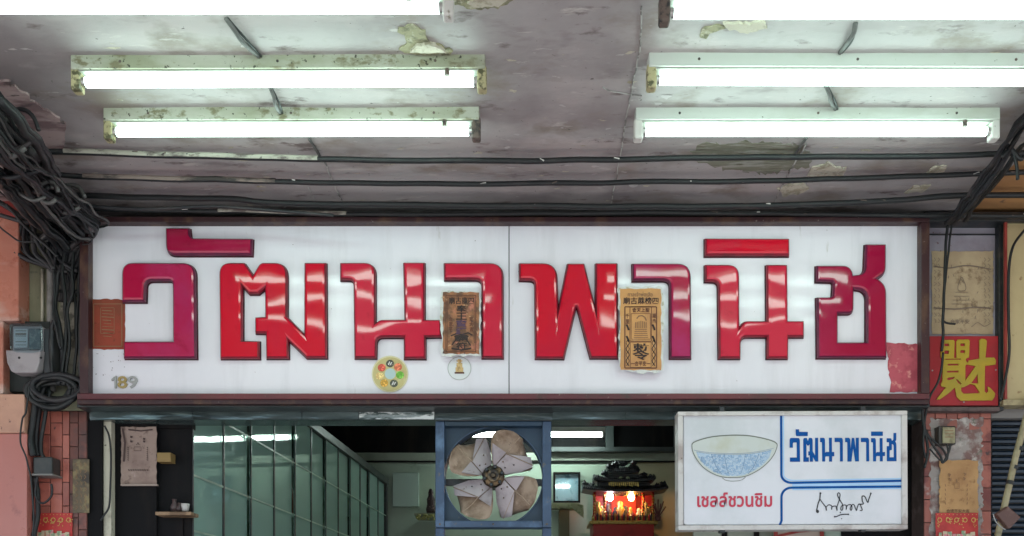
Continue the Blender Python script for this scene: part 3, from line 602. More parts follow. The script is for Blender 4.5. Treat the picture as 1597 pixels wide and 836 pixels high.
disc((608.6, 583), 8.5, D-.0042, .0004, 'centre', M('pale_teal_print', (.42, .56, .56), .4), R1)
for i, (dx, dy, c, nm) in enumerate(((0, -16.5, (.05, .05, .04), 'black bowl'), (12.5, -11, (.55, .12, .05), 'orange bowl'), (15.5, 1.5, (.12, .36, .03), 'green bowl'), (6, 14.5, (.06, .07, .05), 'dark bowl'),
                            (-9, 14, (.52, .28, .03), 'yellow bowl'), (-16, 3, (.62, .42, .16), 'cream bowl'), (-13, -10, (.52, .07, .04), 'red bowl'))):
    m_ = M('food_'+nm.split()[0], c, .4, [((min(1, c[0]*1.8+.1), min(1, c[1]*1.8+.08), min(1, c[2]*1.8+.05)), 120, .5, .6)])
    o = disc((608.3+dx, 583.5+dy), 6.3, D-.0042, .0005, 'food_picture', m_, R1, 16, .95); o['label'] = nm+' picture'
    if i in (0, 3): g = G(); strip(g, [(608.3+dx-2.5, 583.5+dy+2), (608.3+dx-1, 583.5+dy-3), (608.3+dx+.5, 583.5+dy+2), (608.3+dx+2.5, 583.5+dy-2)], 1.6, D-.0060); g.mk('highlight_print', white_print, o)
R2 = thing('round_sticker', 'clear round sticker with a small golden seated figure below the brown talisman', 'sticker', W(716.5, 593, D-.003))
g = G(); strip(g, [(716.5+18*math.cos(a*math.pi/20), 574.5+18*math.sin(a*math.pi/20)) for a in range(41)], .9, D-.0022); g.mk('ring', M('thin_grey_print', (.40, .42, .40), .5), R2)
disc((716.5, 574.5), 17.6, D-.0008, .0006, 'disc', M('clear_pale_print', (.68, .71, .72), .3), R2)
g = G()
for a, b, w_ in (((716.5, 560), (716.5, 566), 5), ((716.5, 566), (716.5, 573), 9), ((716.5, 573), (716.5, 580), 12), ((712, 563), (721, 563), 2)): strip(g, [a, b], w_, D-.0030-.0001*w_)
g.mk('golden_figure', M('golden_print', (.60, .42, .18), .4, [((.4, .25, .1), 90, .5, .6)]), R2)
g = G(); strip(g, [(709, 581.5), (724, 581.5)], 2.6, D-.0032); g.mk('base_line', ink_red, R2)
# ------------------------------------------------------------------ header below the sign
g = G(); g.pbox(140, 1440, 634, 655, 3.595, 3.70); g.mk('header_beam', header_m, kind='structure')
q = random.Random(2)
glare = M('painted_tube_glare', (.80, .86, .84), .25, [((.07, .10, .10), 5, .50, .56, (1.6, 1, 5)), ((.30, .36, .36), 14, .5, .6, (.6, 1, 4))], .001, 20)  # streaky tube reflection painted into the colour of one header strip
flash = M('wavy_metal_flashing', (.11, .15, .15), .14, [((.20, .26, .26), 7, .5, .66, (.4, 1, 2)), ((.05, .07, .07), 9, .52, .66, (.4, 1, 2))], .002, 16, (.5, 1, 2), metal=.55)
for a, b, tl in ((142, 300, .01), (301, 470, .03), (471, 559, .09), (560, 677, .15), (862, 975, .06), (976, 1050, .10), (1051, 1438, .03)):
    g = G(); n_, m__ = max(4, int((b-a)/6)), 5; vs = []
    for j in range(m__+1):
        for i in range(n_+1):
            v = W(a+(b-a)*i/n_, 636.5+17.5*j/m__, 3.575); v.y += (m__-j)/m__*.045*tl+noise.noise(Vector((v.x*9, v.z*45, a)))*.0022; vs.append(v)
    g.add(vs, [(j*(n_+1)+i, j*(n_+1)+i+1, (j+1)*(n_+1)+i+1, (j+1)*(n_+1)+i) for j in range(m__) for i in range(n_)]); g.mk('metal_flashing', glare if a == 560 else flash, smooth=True, kind='structure')
g = G(); g.pbox(120, 1450, 630.6, 635, 3.50, 3.594); g.mk('header_trim', dark_metal, kind='structure')
# ------------------------------------------------------------------ exhaust fan
DF = 3.60
fx, fy = 769.5, 743.5
FAN = thing('exhaust_fan', 'square blue framed exhaust fan with four pale curved blades hanging in the opening', 'fan', W(fx, 822, DF))
def ring_plate(x0, y0, x1, y1, r, cx, cy, d0, d1, name, mat):
    n = 64; outer = []; inner = []
    for k in range(n):
        a = 2*math.pi*(k+.5)/n; c, s = math.cos(a), math.sin(a)
        t = min((x1-cx)/c if c > 0 else (x0-cx)/c if c < 0 else 1e9, (y1-cy)/s if s > 0 else (y0-cy)/s if s < 0 else 1e9)
        outer.append((cx+c*t, cy+s*t)); inner.append((cx+c*r, cy+s*r))
    # add the exact corners by snapping nearest outer points
    for qx, qy in ((x0, y0), (x1, y0), (x1, y1), (x0, y1)):
        i = min(range(n), key=lambda i: (outer[i][0]-qx)**2+(outer[i][1]-qy)**2); outer[i] = (qx, qy)
    g = G(); vs = [W(*p, d0) for p in outer]+[W(*p, d0) for p in inner]
    sh = [Vector((v.x, d1, v.z)) for v in vs]; vs = vs+sh; fs = []
    for k in range(n):
        j = (k+1) % n
        fs += [(k, j, n+j, n+k), (2*n+k, 3*n+k, 3*n+j, 2*n+j), (n+k, n+j, 3*n+j, 3*n+k), (k, 2*n+k, 2*n+j, j)]
    g.add(vs, fs); return g.mk(name, mat, FAN)
for a in ((679, 693, 657, 822.5), (846, 860, 657, 822.5)):
    g = G(); g.pbox(a[0], a[1], a[2], a[3], DF-.03, DF+.05); g.mk('frame_side', blue_frame, FAN, bevel=.003)
g = G(); g.pbox(693.3, 845.7, 812, 822.5, DF-.03, DF+.05); g.mk('frame_bottom', blue_frame, FAN, bevel=.003)
g = G(); g.pbox(693.3, 845.7, 657, 664, DF-.03, DF+.05); g.mk('frame_top', blue_plate, FAN, bevel=.003)  # top bar takes the darker blue: its shadow is painted in
ring_plate(692, 660, 847, 813, 77, fx, fy, DF+.012, DF+.018, 'plate', blue_plate)
g = G(); rp = []
for d_, r_ in ((DF+.0, 77.3), (DF+.06, 77.3)):
    pass
s = DF/F; c0 = W(fx, fy, DF); g.lathe((c0.x, DF+.004, c0.z), (0, 1, 0), [(77*s, .0), (78.6*s, .0), (78.6*s, .006), (77*s, .006), (76.6*s, .07), (77*s, 0)], 64); g.mk('shroud_ring', blue_frame, FAN, smooth=False)
for bx in (686, 769, 853):
    g = G(); p = W(bx, 817.5, DF-.031); g.lathe(p, (0, -1, 0), [(.004, 0), (.004, .003), (.0001, .0035)], 8); g.mk('bolt', bronze, FAN)
g = G(); g.pbox(689, 850, 747, 757, DF+.075, DF+.10); g.mk('motor_bar', dark_metal, FAN)
def blade(th, label=None):
    """folded blade: root at the hub, widening to a blunt corner; th in degrees from +x, y up"""
    ca, sa = math.cos(math.radians(th)), math.sin(math.radians(th))
    def P(u, v, y): # u along the blade, v across (px), y depth offset
        x = u*ca-v*sa; z = u*sa+v*ca
        return Vector((c0.x+x*s, DF+.02+y, c0.z+z*s))
    rows = []
    N, Kk = 12, 10
    for i in range(N+1):
        t = i/N; u = 13+62*t
        hw = 9+32*math.sin(min(1, t*1.25)*math.pi/2)**.9 if t < .62 else 40*math.sqrt(max(0, 1-((t-.62)/.44)**2))*.98+1
        row = []
        for k in range(Kk+1):
            v = -1+2*k/Kk
            uu = u-(abs(v)**3)*5*t
            if v < 0: hw_ = (9+31*min(1, t/.64)) if t < .64 else 1+39*(1-(t-.64)/.36)**.85
            else: hw_ = hw
            y = -.048*v*(.4+t*.8)-.010*(1-abs(v))*t
            row.append(P(uu, v*hw_, y))
        rows.append(row)
    g = G(); vs = [p for r in rows for p in r]; n = Kk+1
    g.add(vs, [(i*n+k, i*n+k+1, (i+1)*n+k+1, (i+1)*n+k) for i in range(N) for k in range(Kk)])
    o = g.mk('blade', blade_tan, FAN, smooth=True)
    so_ = o.modifiers.new('solid', 'SOLIDIFY'); so_.thickness = .002; so_.offset = 1
    if label: o['label'] = label
    # pale folded bracket plate over one half
    g = G(); Q = [P(12, 8, -.022), P(12, -9, -.012), P(30, -26, .006), P(52, -38, .014), P(62, -26, .008), P(40, 5, -.030)]
    g.add(Q, [(0, 1, 5), (1, 2, 5), (2, 3, 5), (3, 4, 5)])
    g.add([P(13, 9, -.020), P(26, 22, -.058), P(38, 30, -.068), P(41, 7, -.032)], [(0, 1, 2, 3)])
    b2 = g.mk('blade_plate', blade_m, o); m2 = b2.modifiers.new('solid', 'SOLIDIFY'); m2.thickness = .003
    g = G(); g.tube([P(40, 5, -.032), P(56, 6, -.040), P(72, 4, -.044)], .0022, 5); g.tube([P(40, 5, -.032), P(54, -37, .012)], .0018, 5); g.mk('blade_rib', blade_tan, o)
    for u, v in ((22, -6), (34, -14), (27, 2)):
        g = G(); g.lathe(P(u, v, -.024+.0006*v*-1-.0002*u), (0, -1, 0), [(.003, -.004), (.003, .003), (.002, .005), (.0001, .005)], 8); g.mk('rivet', bronze, o)
for th, lb in ((52, 'upper right blade'), (137, 'upper left blade'), (227, 'lower left blade'), (318, 'lower right blade')): blade(th, lb)
g = G(); cc = (c0.x, DF-.03, c0.z)
g.lathe(cc, (0, 1, 0), [(.0001, -.012), (.008, -.012), (.012, -.006), (.012, .0), (.024, .0), (.026, .004), (.026, .010), (.040, .014), (.046, .022), (.046, .10), (.0001, .10)], 12); g.mk('hub', bronze, FAN)
g = G()
for k in range(6):
    a = math.pi*k/3+.3; p = Vector((c0.x+math.cos(a)*.036, DF-.022, c0.z+math.sin(a)*.036)); g.lathe(p, (0, -1, 0), [(.008, -.01), (.008, .006), (.005, .009), (.0001, .009)], 6)
g.mk('hub_nut', dark_metal, FAN)
# posts beside the fan, up to the header
for a, b in ((679, 692), (847, 860)):
    g = G(); g.pbox(a, b, 655.4, 656.8, DF-.02, DF+.04)
g = G(); g.pbox(680, 859, 655.2, 656.6, DF-.01, DF+.05); g.mk('fan_hanger', dark_metal, FAN)
for a, b in ((679, 693), (846, 860)):
    g = G(); g.pbox(a, b, 823, 1010, DF-.005, DF+.04); g.mk('support_post', blue_frame, FAN, bevel=.003)
# ------------------------------------------------------------------ small hanging sign
DS = 3.40
SS = thing('hanging_sign', 'white framed hanging sign with bowl picture, blue and red Thai lettering and a signature', 'sign', W(1236.5, 826, DS))
fr = [(1058, 641, 1416, 647.5), (1058, 818.5, 1416, 826), (1058, 647.8, 1066, 818.2), (1407.5, 647.8, 1416, 818.2)]
for a in fr:
    g = G(); g.pbox(a[0], a[2], a[1], a[3], DS-.012, DS+.06); g.mk('frame', small_frame, SS, bevel=.002)
shape([rnd_poly([(1065.5, 647.3, 5), (1408.5, 647.3, 5), (1408.5, 818.7, 5), (1065.5, 818.7, 5)])], DS+.012, .014, .002, 'face', small_white, SS)
g = G(); g.pbox(1060, 1414, 642, 825, DS+.013, DS+.055); g.mk('back_box', small_frame, SS)
for bx in (1127, 1347):
    for by in ((634, 644), (822, 830)):
        g = G(); g.pbox(bx-4, bx+4, by[0], by[1], DS-.005, DS+.03); g.mk('bracket', dark_metal, SS, bevel=.002)
dP = DS-.0035
g = G(); arc = [(1219+16*(1-math.cos(a*math.pi/16)), 740+13*math.sin(a*math.pi/16)) for a in range(9)]
strip(g, [(1219, 648)]+arc+[(1408, 750.5)], 3.6, dP)
arc = [(1219+16*(1-math.cos(a*math.pi/16)), 775-14.5*math.sin(a*math.pi/16)) for a in range(9)]
strip(g, [(1216, 819), (1219, 812)]+arc+[(1408, 759.5)], 3.6, dP); g.mk('blue_line', blue_print, SS)
g = G(); arc = [(1222.3+16*(1-math.cos(a*math.pi/16)), 740+9.5*math.sin(a*math.pi/16)) for a in range(9)]
strip(g, [(1222.3, 648)]+arc+[(1408, 747.2)], 2.2, dP+.0003)
strip(g, [(1236, 756.8), (1408, 755)], 4.4, dP+.0003); strip(g, [(1236, 763.5), (1408, 762.5)], 2, dP+.0003); g.mk('pale_blue_line', blue_pale, SS)
# blue lettering: the big sign's glyphs narrowed
bl = []
for k, polys in LET.items():
    for p in polys: bl.append([(1232+(x-193.3)*.1405, 683+(y-412.5)*.25) for x, y in rnd_poly(p)])
shape(bl, dP, 0, 0, 'blue_lettering', blue_print, SS)
text('เชลล์ชวนชิม', 1087.5, 767.5, 1204.5, 790.5, dP, 'red_lettering', red_print, SS, bold=.024)
def SP(pts): return [(1240+a/9.98, 750+b/9.98) for a, b in pts]
g = G()
S1 = [(398, 180), (392, 235), (385, 290), (362, 350), (345, 420), (335, 470), (345, 492), (362, 488), (362, 468), (345, 455)]
S2 = [(388, 285), (430, 345), (480, 410), (490, 465), (484, 420), (505, 388), (535, 375), (572, 395), (570, 450), (578, 408), (610, 395), (640, 402), (655, 465), (655, 405), (672, 350), (690, 290), (668, 240), (665, 205), (682, 188), (703, 215), (695, 285), (715, 325), (742, 375), (745, 430), (728, 462), (713, 445), (722, 400), (755, 380), (798, 388), (797, 450), (808, 395), (850, 372), (880, 385), (887, 435), (872, 462), (860, 432), (885, 380), (920, 378), (955, 465), (968, 420), (990, 370), (1012, 368), (1030, 410), (1048, 458), (1010, 466)]
S3 = [(1000, 368), (1065, 362), (1050, 320), (1045, 250), (1065, 240), (1092, 255), (1132, 340), (1150, 290), (1187, 190)]
for S_, wd in ((S1, 1.9), (S2, 1.45), (S3, 1.7), ([(610, 560), (640, 560), (700, 535), (760, 525), (835, 522)], 1.6)):
    strip(g, smooth_pts([(a, b) for a, b in SP(S_)], 5), wd, dP)
for a, b, r_ in ((1240+39.8, 769.5, 1.6), (1240+35, 798, 2), (1358.3, 770, 1.4), (1302, 806, 1.3), (1323, 802.5, 1.3), (1310.7, 799.5, 1.1), (1312.7, 809.3, .9)):
    g.add([W(a+r_*math.cos(k*math.pi/4), b+r_*math.sin(k*math.pi/4), dP-.0003) for k in range(8)], [tuple(range(8))])
g.mk('signature', black_print, SS)
# bowl picture
top = [(1079.7, 692.5), (1083, 689), (1095, 684.5), (1112, 680.6), (1130, 678.9), (1146, 678.3), (1165, 679), (1182, 681.5), (1197, 685), (1208, 688.8), (1212.5, 692.5)]
bot = [(1212.3, 697), (1208, 708), (1199, 720), (1186, 731), (1170, 740), (1157, 743.7), (1143.7, 744.5), (1127, 743.3), (1112, 738), (1097, 728), (1086, 714), (1080.5, 702)]
shape([top+bot], dP, 0, 0, 'bowl_picture', bowl_white, SS)
mid = [(1086.5, 704), (1100, 706.3), (1118, 708), (1143.7, 708.8), (1165, 708), (1185, 705.5), (1204, 701.5)]
shape([mid+[(1200, 714), (1190, 725), (1176, 734), (1160, 741), (1143.7, 742.3), (1128, 741), (1113, 735), (1099, 725), (1089, 712)]], dP-.0003, 0, 0, 'bowl_pattern', bowl_blue, SS)
g = G(); strip(g, smooth_pts(top, 4), 1.7, dP-.0006); strip(g, smooth_pts([top[-1]]+bot+[top[0]], 4), 1.2, dP-.0007)
strip(g, smooth_pts([(1127, 744.5), (1132, 748.5), (1143, 750), (1156, 748.5), (1163, 744)], 5), .8, dP-.0006); g.mk('bowl_outline', bowl_line, SS)
g = G(); strip(g, smooth_pts([(1083, 701)]+[(a, b-1.8) for a, b in mid]+[(1207, 699)], 4), .6, dP-.0006); strip(g, smooth_pts(mid, 4), .6, dP-.0006)
for fx_ in (1110, 1130, 1163, 1184):   # petal panels of the painted pattern
    k_ = (fx_-1146)/40
    strip(g, smooth_pts([(fx_-k_*0, 707.5), (fx_-k_*3, 716), (fx_-k_*9, 728), (fx_-k_*18, 739)], 4), .9, dP-.0008)
q = random.Random(4)
for k in range(46):
    a = q.uniform(1092, 1198); b = q.uniform(709, 737); 
    if (a-1144)**2/57**2+(b-700)**2/41**2 < .95:
        r_ = q.uniform(1.6, 3.6); a0 = q.uniform(0, 6)
        strip(g, [(a+r_*(1-j*.09)*math.cos(a0+j*.6), b+r_*(1-j*.09)*math.sin(a0+j*.6)) for j in range(9)], .55, dP-.0007-.00001*k)
g.mk('bowl_pattern_lines', bowl_line2, SS)
SS.rotation_euler.y = math.radians(-.25)
# ------------------------------------------------------------------ left column of the shop front
DC = 3.60
LC = thing('tiled_column', 'left column, olive plaster above and terracotta tiles below, hung with cables', 'column', (PX(80, DC), DC, 0))
g = G(); g.pbox(31, 136, 200, 640, DC, DC+.12); g.mk('plaster_face', wall_olive, LC, bevel=.003)
g = G(); g.pbox(31, 136, 640.3, 1600, DC+.006, DC+.12); g.mk('grout_bed', grout, LC)
def tiles(parent, x0, x1, y0, y1, tw, th, mat, d, off=0, gap=1.2, q=random.Random(3), skip=()):
    base = None; c = 0; x = x0
    while x < x1-2:
        xe = min(x+tw, x1); y = y0-((c+off) % 2)*th/2
        while y < y1:
            ya, yb = max(y, y0), min(y+th, y1)
            if yb-ya > 3 and not any(a < (x+xe)/2 < b and c_ < (ya+yb)/2 < e for a, b, c_, e in skip):
                g = G(); o = q.uniform(0, .002); g.pbox(x+gap/2, xe-gap/2, ya+gap/2, yb-gap/2, d-.003-o, d+.004); g.mk('tile', mat, parent, bevel=.0015)
            y += th
        x = xe; c += 1
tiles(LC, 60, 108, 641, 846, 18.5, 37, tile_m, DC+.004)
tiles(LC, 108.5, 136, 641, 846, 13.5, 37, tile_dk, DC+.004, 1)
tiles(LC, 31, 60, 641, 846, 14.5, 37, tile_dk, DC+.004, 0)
# scraped pale board and conduit on the plaster
g = sheet(93, 392, 124, 600, DC-.002, .004, 8, 30, 2.5, 31); g.mk('peeled_board', M('peeled_cream', (.40, .37, .30), .8, [((.16, .15, .12), 22, .5, .6), ((.06, .06, .05), 9, .58, .66)], .004, 40), LC, smooth=True)
g = G(); g.tube([W(80, y, DC-.016) for y in (352, 450, 550, 610)], .017, 12); g.mk('grey_conduit', M('grey_conduit', (.27, .265, .255), .5, [((.12, .12, .11), 10, .5, .65)], .001, 30), LC, smooth=True)
g = G(); g.tube([W(66, y, DC-.01) for y in (420, 480, 540)], .006, 8); g.mk('plaster_crust', cream_plaster, LC, smooth=True)
g = G(); g.pbox(91, 122, 451, 457, DC-.05, DC-.003); g.mk('cable_saddle', black, LC, bevel=.004)
g = G(); g.tube([W(x, y, DC-.03) for x, y in ((129.5, 370), (129, 480), (127.5, 560), (123, 600))], .006, 8); g.mk('rusty_rod', M('rust', (.22, .09, .045), .8, [((.1, .05, .03), 20, .5, .6)], .001, 60), LC, smooth=True)
# far left neighbour wall
NW = thing('neighbour_wall', 'salmon painted wall panels at the left edge beside the cable column', 'wall', (PX(-30, 3.52), 3.52, 0))
g = G(); g.pbox(-400, 30, 309, 336, 3.50, 3.60); g.mk('wall_panel', red_paint, NW, bevel=.004)
g = G(); g.pbox(-400, 29, 336.5, 500, 3.52, 3.60); g.mk('wall_panel', salmon, NW, bevel=.004)
g = G(); g.pbox(-400, 5, 500.5, 614, 3.52, 3.60); g.mk('wall_panel', salmon, NW, bevel=.004)
g = G(); g.pbox(-400, 38, 614.5, 675, 3.50, 3.60); g.mk('wall_panel', peach, NW, bevel=.003)
g = G(); g.pbox(-400, 42, 676, 1590, 3.51, 3.60); g.mk('wall_panel', rose, NW, bevel=.003)
g = G(); g.pbox(-400, 31, 240, 308.6, 3.53, 3.60); g.mk('wall_panel', M('sooty_wall', (.12, .08, .075), .8, [((.24, .15, .13), 8, .5, .6)], .003, 30), NW)
# ------------------------------------------------------------------ electricity meter
EM = thing('electricity_meter', 'grey electricity meter with clear cover on a dark board, left column', 'meter', W(48, 590, 3.47))
g = G(); g.pbox(5, 78, 501, 611, 3.565, 3.595); g.mk('backboard', board_dark, EM, bevel=.003)
g = G(); g.pbox(19, 66, 508, 548, 3.50, 3.563); g.mk('meter_body', meter_grey, EM, bevel=.006)
g = G(); g.pbox(22, 43, 513, 542, 3.494, 3.499); g.mk('dial_face', label_white, EM)
g = G(); 
for yy in (516, 521, 524, 533, 538): strip(g, [(24, yy), (41, yy)], 1.1 if yy != 521 else 2.6, 3.4936)
g.mk('dial_print', ink_grey, EM)
g = G(); g.pbox(45, 63, 512, 545, 3.490, 3.499); g.mk('register_window', M('teal_register', (.12, .17, .18), .2, [((.25, .3, .3), 50, .5, .6)]), EM, bevel=.003)
shape([rnd_poly([(16, 505, 6), (67, 505, 8), (69, 549, 8), (52, 552, 4), (26, 551, 4), (17, 546, 6)])], 3.489, .012, .005, 'clear_cover', meter_glass, EM)
shape([rnd_poly([(22, 553, 2), (76, 553, 3), (74, 572, 3), (69, 588, 6), (31, 588, 7), (24, 572, 3)])], 3.54, .06, .006, 'terminal_cover', meter_grey, EM)
for sx in (30, 64):
    g = G(); g.lathe(W(sx, 558, 3.4795), (0, -1, 0), [(.005, 0), (.005, .001), (.0001, .0012)], 8); g.mk('screw', black_print, EM)
g = G(); g.pbox(67, 82, 512, 588, 3.51, 3.60); g.mk('side_housing', meter_dark, EM, bevel=.006)
# black junction box lower left
JB = thing('junction_box', 'black box hanging on the left tiled column below the cable coil', 'box', W(66, 744, 3.53))
g = G(); g.pbox(51, 81, 712, 741, 3.53, 3.60); g.mk('box', M('sooty_box', (.035, .042, .042), .4, [((.07, .07, .065), 12, .5, .7)]), JB, bevel=.006)
g = G(); g.pbox(49, 82.5, 738.5, 741.5, 3.523, 3.598); g.mk('box_lip', M('pale_edge', (.2, .2, .19), .5), JB, bevel=.002)
# ------------------------------------------------------------------ cable bundles left
BG = 'tangled black cables bundled along the upper left corner'
q = random.Random(11)
for i in range(66):
    a = q.uniform(0, 6.28); r_ = .105*math.sqrt(q.random()); ox, oz = math.cos(a)*r_, math.sin(a)*r_*.75
    P = []
    for k, (px, py, d) in enumerate(((-70, 150, 2.55), (-5, 228, 2.75), (30, 262, 2.95), (62, 300, 3.12), (95, 330, 3.30), (118, 350, 3.42))):
        p = W(px, py, d); p += Vector((ox*(1+.3*math.sin(k+i)), 0, oz*(1+.3*math.cos(k*1.3+i)))); P.append(p)
    if i % 3 == 0: P += [W(q.uniform(95, 125), 400, 3.54), W(q.uniform(92, 112), 470, 3.56)]
    elif i % 3 == 1: P += [W(q.uniform(60, 115), 372, 3.5), W(q.uniform(30, 80), 366, 3.56)]
    cable(P, q.choice((.003, .004, .005, .006, .008, .010, .013)), (grey_cable if i % 9 == 4 else black if i % 3 else black2), 'grey cable among the black ones in the tangled bundle at the upper left corner' if i % 9 == 4 else 'dusty black cable in the tangled bundle at the upper left corner', BG, wob=.013)
for i in range(16):
    px, py, d = q.choice(((40, 250, 2.95), (70, 290, 3.1), (100, 320, 3.3), (20, 215, 2.8))); c = W(px+q.uniform(-18, 18), py+q.uniform(-15, 15), d-.06)
    r_ = q.uniform(.03, .06); ax = q.uniform(-.6, .6)
    P = [c+Vector((math.cos(t)*r_, math.sin(t)*r_*ax*.8-.02, math.sin(t)*r_)) for t in [k*.7+q.uniform(-.1, .1) for k in range(9)]]
    cable(P, q.uniform(.005, .009), black2 if i % 5 else grey_cable, ('looped black' if i % 5 else 'looped grey')+' cable end in the tangled bundle at the upper left corner', BG, name='cable_loop', wob=.01, sm=4)
for i, (px, py, d, r_, m_) in enumerate(((134, 352, 3.415, .030, 'grey rubber splice bundle end overlapping the sign corner'), (95, 312, 3.2, .032, 'taped splice lump in the middle of the left bundle'), (52, 240, 2.9, .03, 'taped splice lump at the upper part of the left bundle'))):
    g = G(); p = W(px, py, d); g.lathe(p, (-.5, .75, .3), [(.0001, -.07), (r_*.6, -.065), (r_, -.04), (r_*1.05, 0), (r_*.9, .04), (r_*.6, .07), (.0001, .075)], 16)
    for v in g.v: v += Vector([noise.noise(v*25+Vector((k*9, 0, 0)))*.012 for k in range(3)])
    g.mk('cable_splice', M('sooty_tape%d' % i, (.07, .06, .065), .6, [((.16, .13, .14), 16, .5, .66), ((.02, .02, .02), 24, .5, .6)], .003, 40), smooth=True, label=m_, cat='cable splice')
VG = 'black cables running down the left column'
drops = [([(100, 350), (102, 400), (90, 430), (86, 470), (90, 500), (98, 560), (92, 600)], .011), ([(112, 355), (100, 400), (98, 430), (101, 470), (103, 520), (95, 590)], .0075),
         ([(118, 360), (112, 420), (114, 450), (106, 480), (108, 530), (100, 600)], .006), ([(105, 345), (88, 390), (84, 440), (84, 500), (95, 545)], .005),
         ([(90, 350), (94, 400), (112, 440), (118, 500), (117, 560), (110, 600)], .0045), ([(126, 365), (124, 420), (121, 460), (120, 520), (113, 590), (100, 620)], .006),
         ([(45, 340), (60, 380), (72, 400), (84, 420)], .008), ([(10, 320), (45, 360), (75, 385), (90, 400)], .006), ([(-20, 300), (20, 330), (60, 350), (100, 352)], .01),
         ([(-20, 330), (30, 345), (80, 348), (110, 344)], .008), ([(-20, 338), (10, 362), (30, 376), (60, 378)], .0035), ([(60, 600), (54, 640), (48, 680), (52, 712)], .013),
         ([(70, 600), (62, 640), (56, 690), (60, 712)], .011), ([(80, 610), (70, 650), (64, 700), (68, 714)], .008), ([(45, 600), (40, 640), (33, 655), (32, 690), (42, 720), (50, 760), (52, 800), (50, 860)], .0035),
         ([(60, 742), (55, 770), (66, 785), (80, 775), (78, 755)], .0045), ([(52, 742), (50, 780), (48, 830), (50, 870)], .007), ([(57, 742), (60, 790), (54, 840), (54, 870)], .010),
         ([(84, 500), (78, 520), (80, 560), (82, 590)], .008), ([(52, 588), (50, 610), (60, 625), (90, 622)], .009)]
DL = {8: 'thick black cable sagging in from the left edge over the salmon wall', 9: 'black cable entering straight from the left edge at the top of the salmon wall', 10: 'thin black cable curving down across the corner of the salmon wall',
      11: 'thickest cable running down from the coil to the black junction box', 12: 'cable beside the thickest one between coil and black junction box', 13: 'thinner right hand cable between coil and black junction box',
      14: 'thin cable wandering down left of the tiles past the black junction box', 15: 'small loop of cable hanging under the black junction box', 18: 'short cable at the right side of the electricity meter', 19: 'cable looping out under the electricity meter into the coil'}
for i, (P, r_) in enumerate(drops):
    dd = 3.53 if P[0][1] < 595 else 3.55
    if P[0][0] < 0 or P[0][0] in (45, 10): dd = 3.46
    cable([W(x, y, dd-.008*(i % 4)) for x, y in P], r_, black if i % 3 else black2, DL[i] if i in DL else ('thick' if r_ > .007 else 'thin')+' black cable hanging down the left column beside the sign', VG, wob=.006)
# dense tangle behind them near the ceiling
for i in range(14):
    x0_ = q.uniform(40, 125); P = [(x0_, 335), (x0_+q.uniform(-22, 16), 365), (x0_+q.uniform(-16, 10), 395), (q.uniform(85, 122), 425)]
    cable([W(x, y, 3.52+.004*(i % 9)) for x, y in P], q.uniform(.005, .011), black2, 'black cable dropping from the corner bundle onto the left column', 'black cables dropping from the corner bundle', wob=.01)
# coil
for i in range(9):
    cx_, cy_ = 84+q.uniform(-6, 6), 606+q.uniform(-8, 8); rx, ry = q.uniform(30, 40), q.uniform(18, 34); a0 = q.uniform(-.4, .2)
    P = [W(cx_+rx*math.cos(a0+t), cy_+ry*math.sin(a0+t)*(1 if math.sin(a0+t) > 0 else .6), 3.50+.007*i) for t in [k*.45 for k in range(15)]]
    cable(P, q.uniform(.007, .011), black if i % 3 else black2, 'loop of the coiled black cable under the electricity meter', 'loops of coiled cable under the meter', name='cable_loop', wob=.004, sm=4)
# ------------------------------------------------------------------ right column
RC = thing('tiled_column', 'right column, lilac grey above and weathered red tiles below, covered in posters', 'column', (PX(1500, DC), DC, 0))
g = G(); g.pbox(1441, 1562, 200, 634, DC, DC+.12); g.mk('painted_face', wall_grey, RC, bevel=.003)
g = G(); g.pbox(1441, 1546, 634.5, 1600, DC+.006, DC+.12); g.mk('grout_bed', grout, RC)
tiles(RC, 1441, 1546, 635, 846, 17.5, 36, tile_rt, DC+.004, 0, skip=((1457, 1530, 655, 846),))
g = sheet(1450, 653, 1532, 840, DC+.001, .006, 20, 40, 2.5, 41); g.mk('scraped_render', render_m, RC, smooth=True)
g = G(); g.pbox(1558, 1566, 343, 640, DC-.03, DC+.1); g.mk('dark_post', dark_metal, RC, bevel=.002)
g = G(); g.pbox(1441, 1558, 364.5, 366.5, DC-.004, DC); g.mk('joint_line', dark_metal, RC)
g = G(); g.pbox(1441, 1700, 330, 345, DC-.06, DC+.05); g.mk('dark_rail', dark_metal, RC, bevel=.003)
P1 = thing('faded_poster', 'large faded tan talisman poster above the red board on the right column', 'poster', W(1500, 521, DC-.006))
sheet(1453, 392, 1548.5, 521, DC-.003, .006, 16, 40, .8, 51, 5).mk('sheet', paper_tan, P1, smooth=True)
dq = DC-.0105; g = G()
for sx in (1457, 1463, 1535, 1541):
    for k in range(11): strip(g, [(sx, 402+k*9.5), (sx+q.uniform(2, 4), 404+k*9.5+q.uniform(0, 3)), (sx+q.uniform(-1, 2), 408+k*9.5)], .8, dq)
strip(g, smooth_pts([(1494, 446), (1497, 438), (1500, 432), (1503, 438), (1506, 446), (1505, 453), (1495, 453), (1494, 446)], 4), 1, dq)
for k in range(4): strip(g, [(1490-k*2, 456+k*6), (1510+k*2, 456+k*6)], .7, dq)
for k in range(14): a = q.uniform(1470, 1528); b = q.uniform(412, 500); strip(g, [(a, b), (a+q.uniform(-3, 3), b+q.uniform(3, 7))], .9, dq)
strip(g, smooth_pts([(1456, 415), (1480, 418), (1510, 414), (1546, 420)], 4), 1.6, dq); strip(g, smooth_pts([(1456, 480), (1490, 482), (1520, 479), (1546, 481)], 4), 1.8, dq)
strip(g, smooth_pts([(1515, 510), (1525, 503), (1535, 509), (1545, 504)], 4), .9, dq)
g.mk('printed_figure', ink_grey, P1)
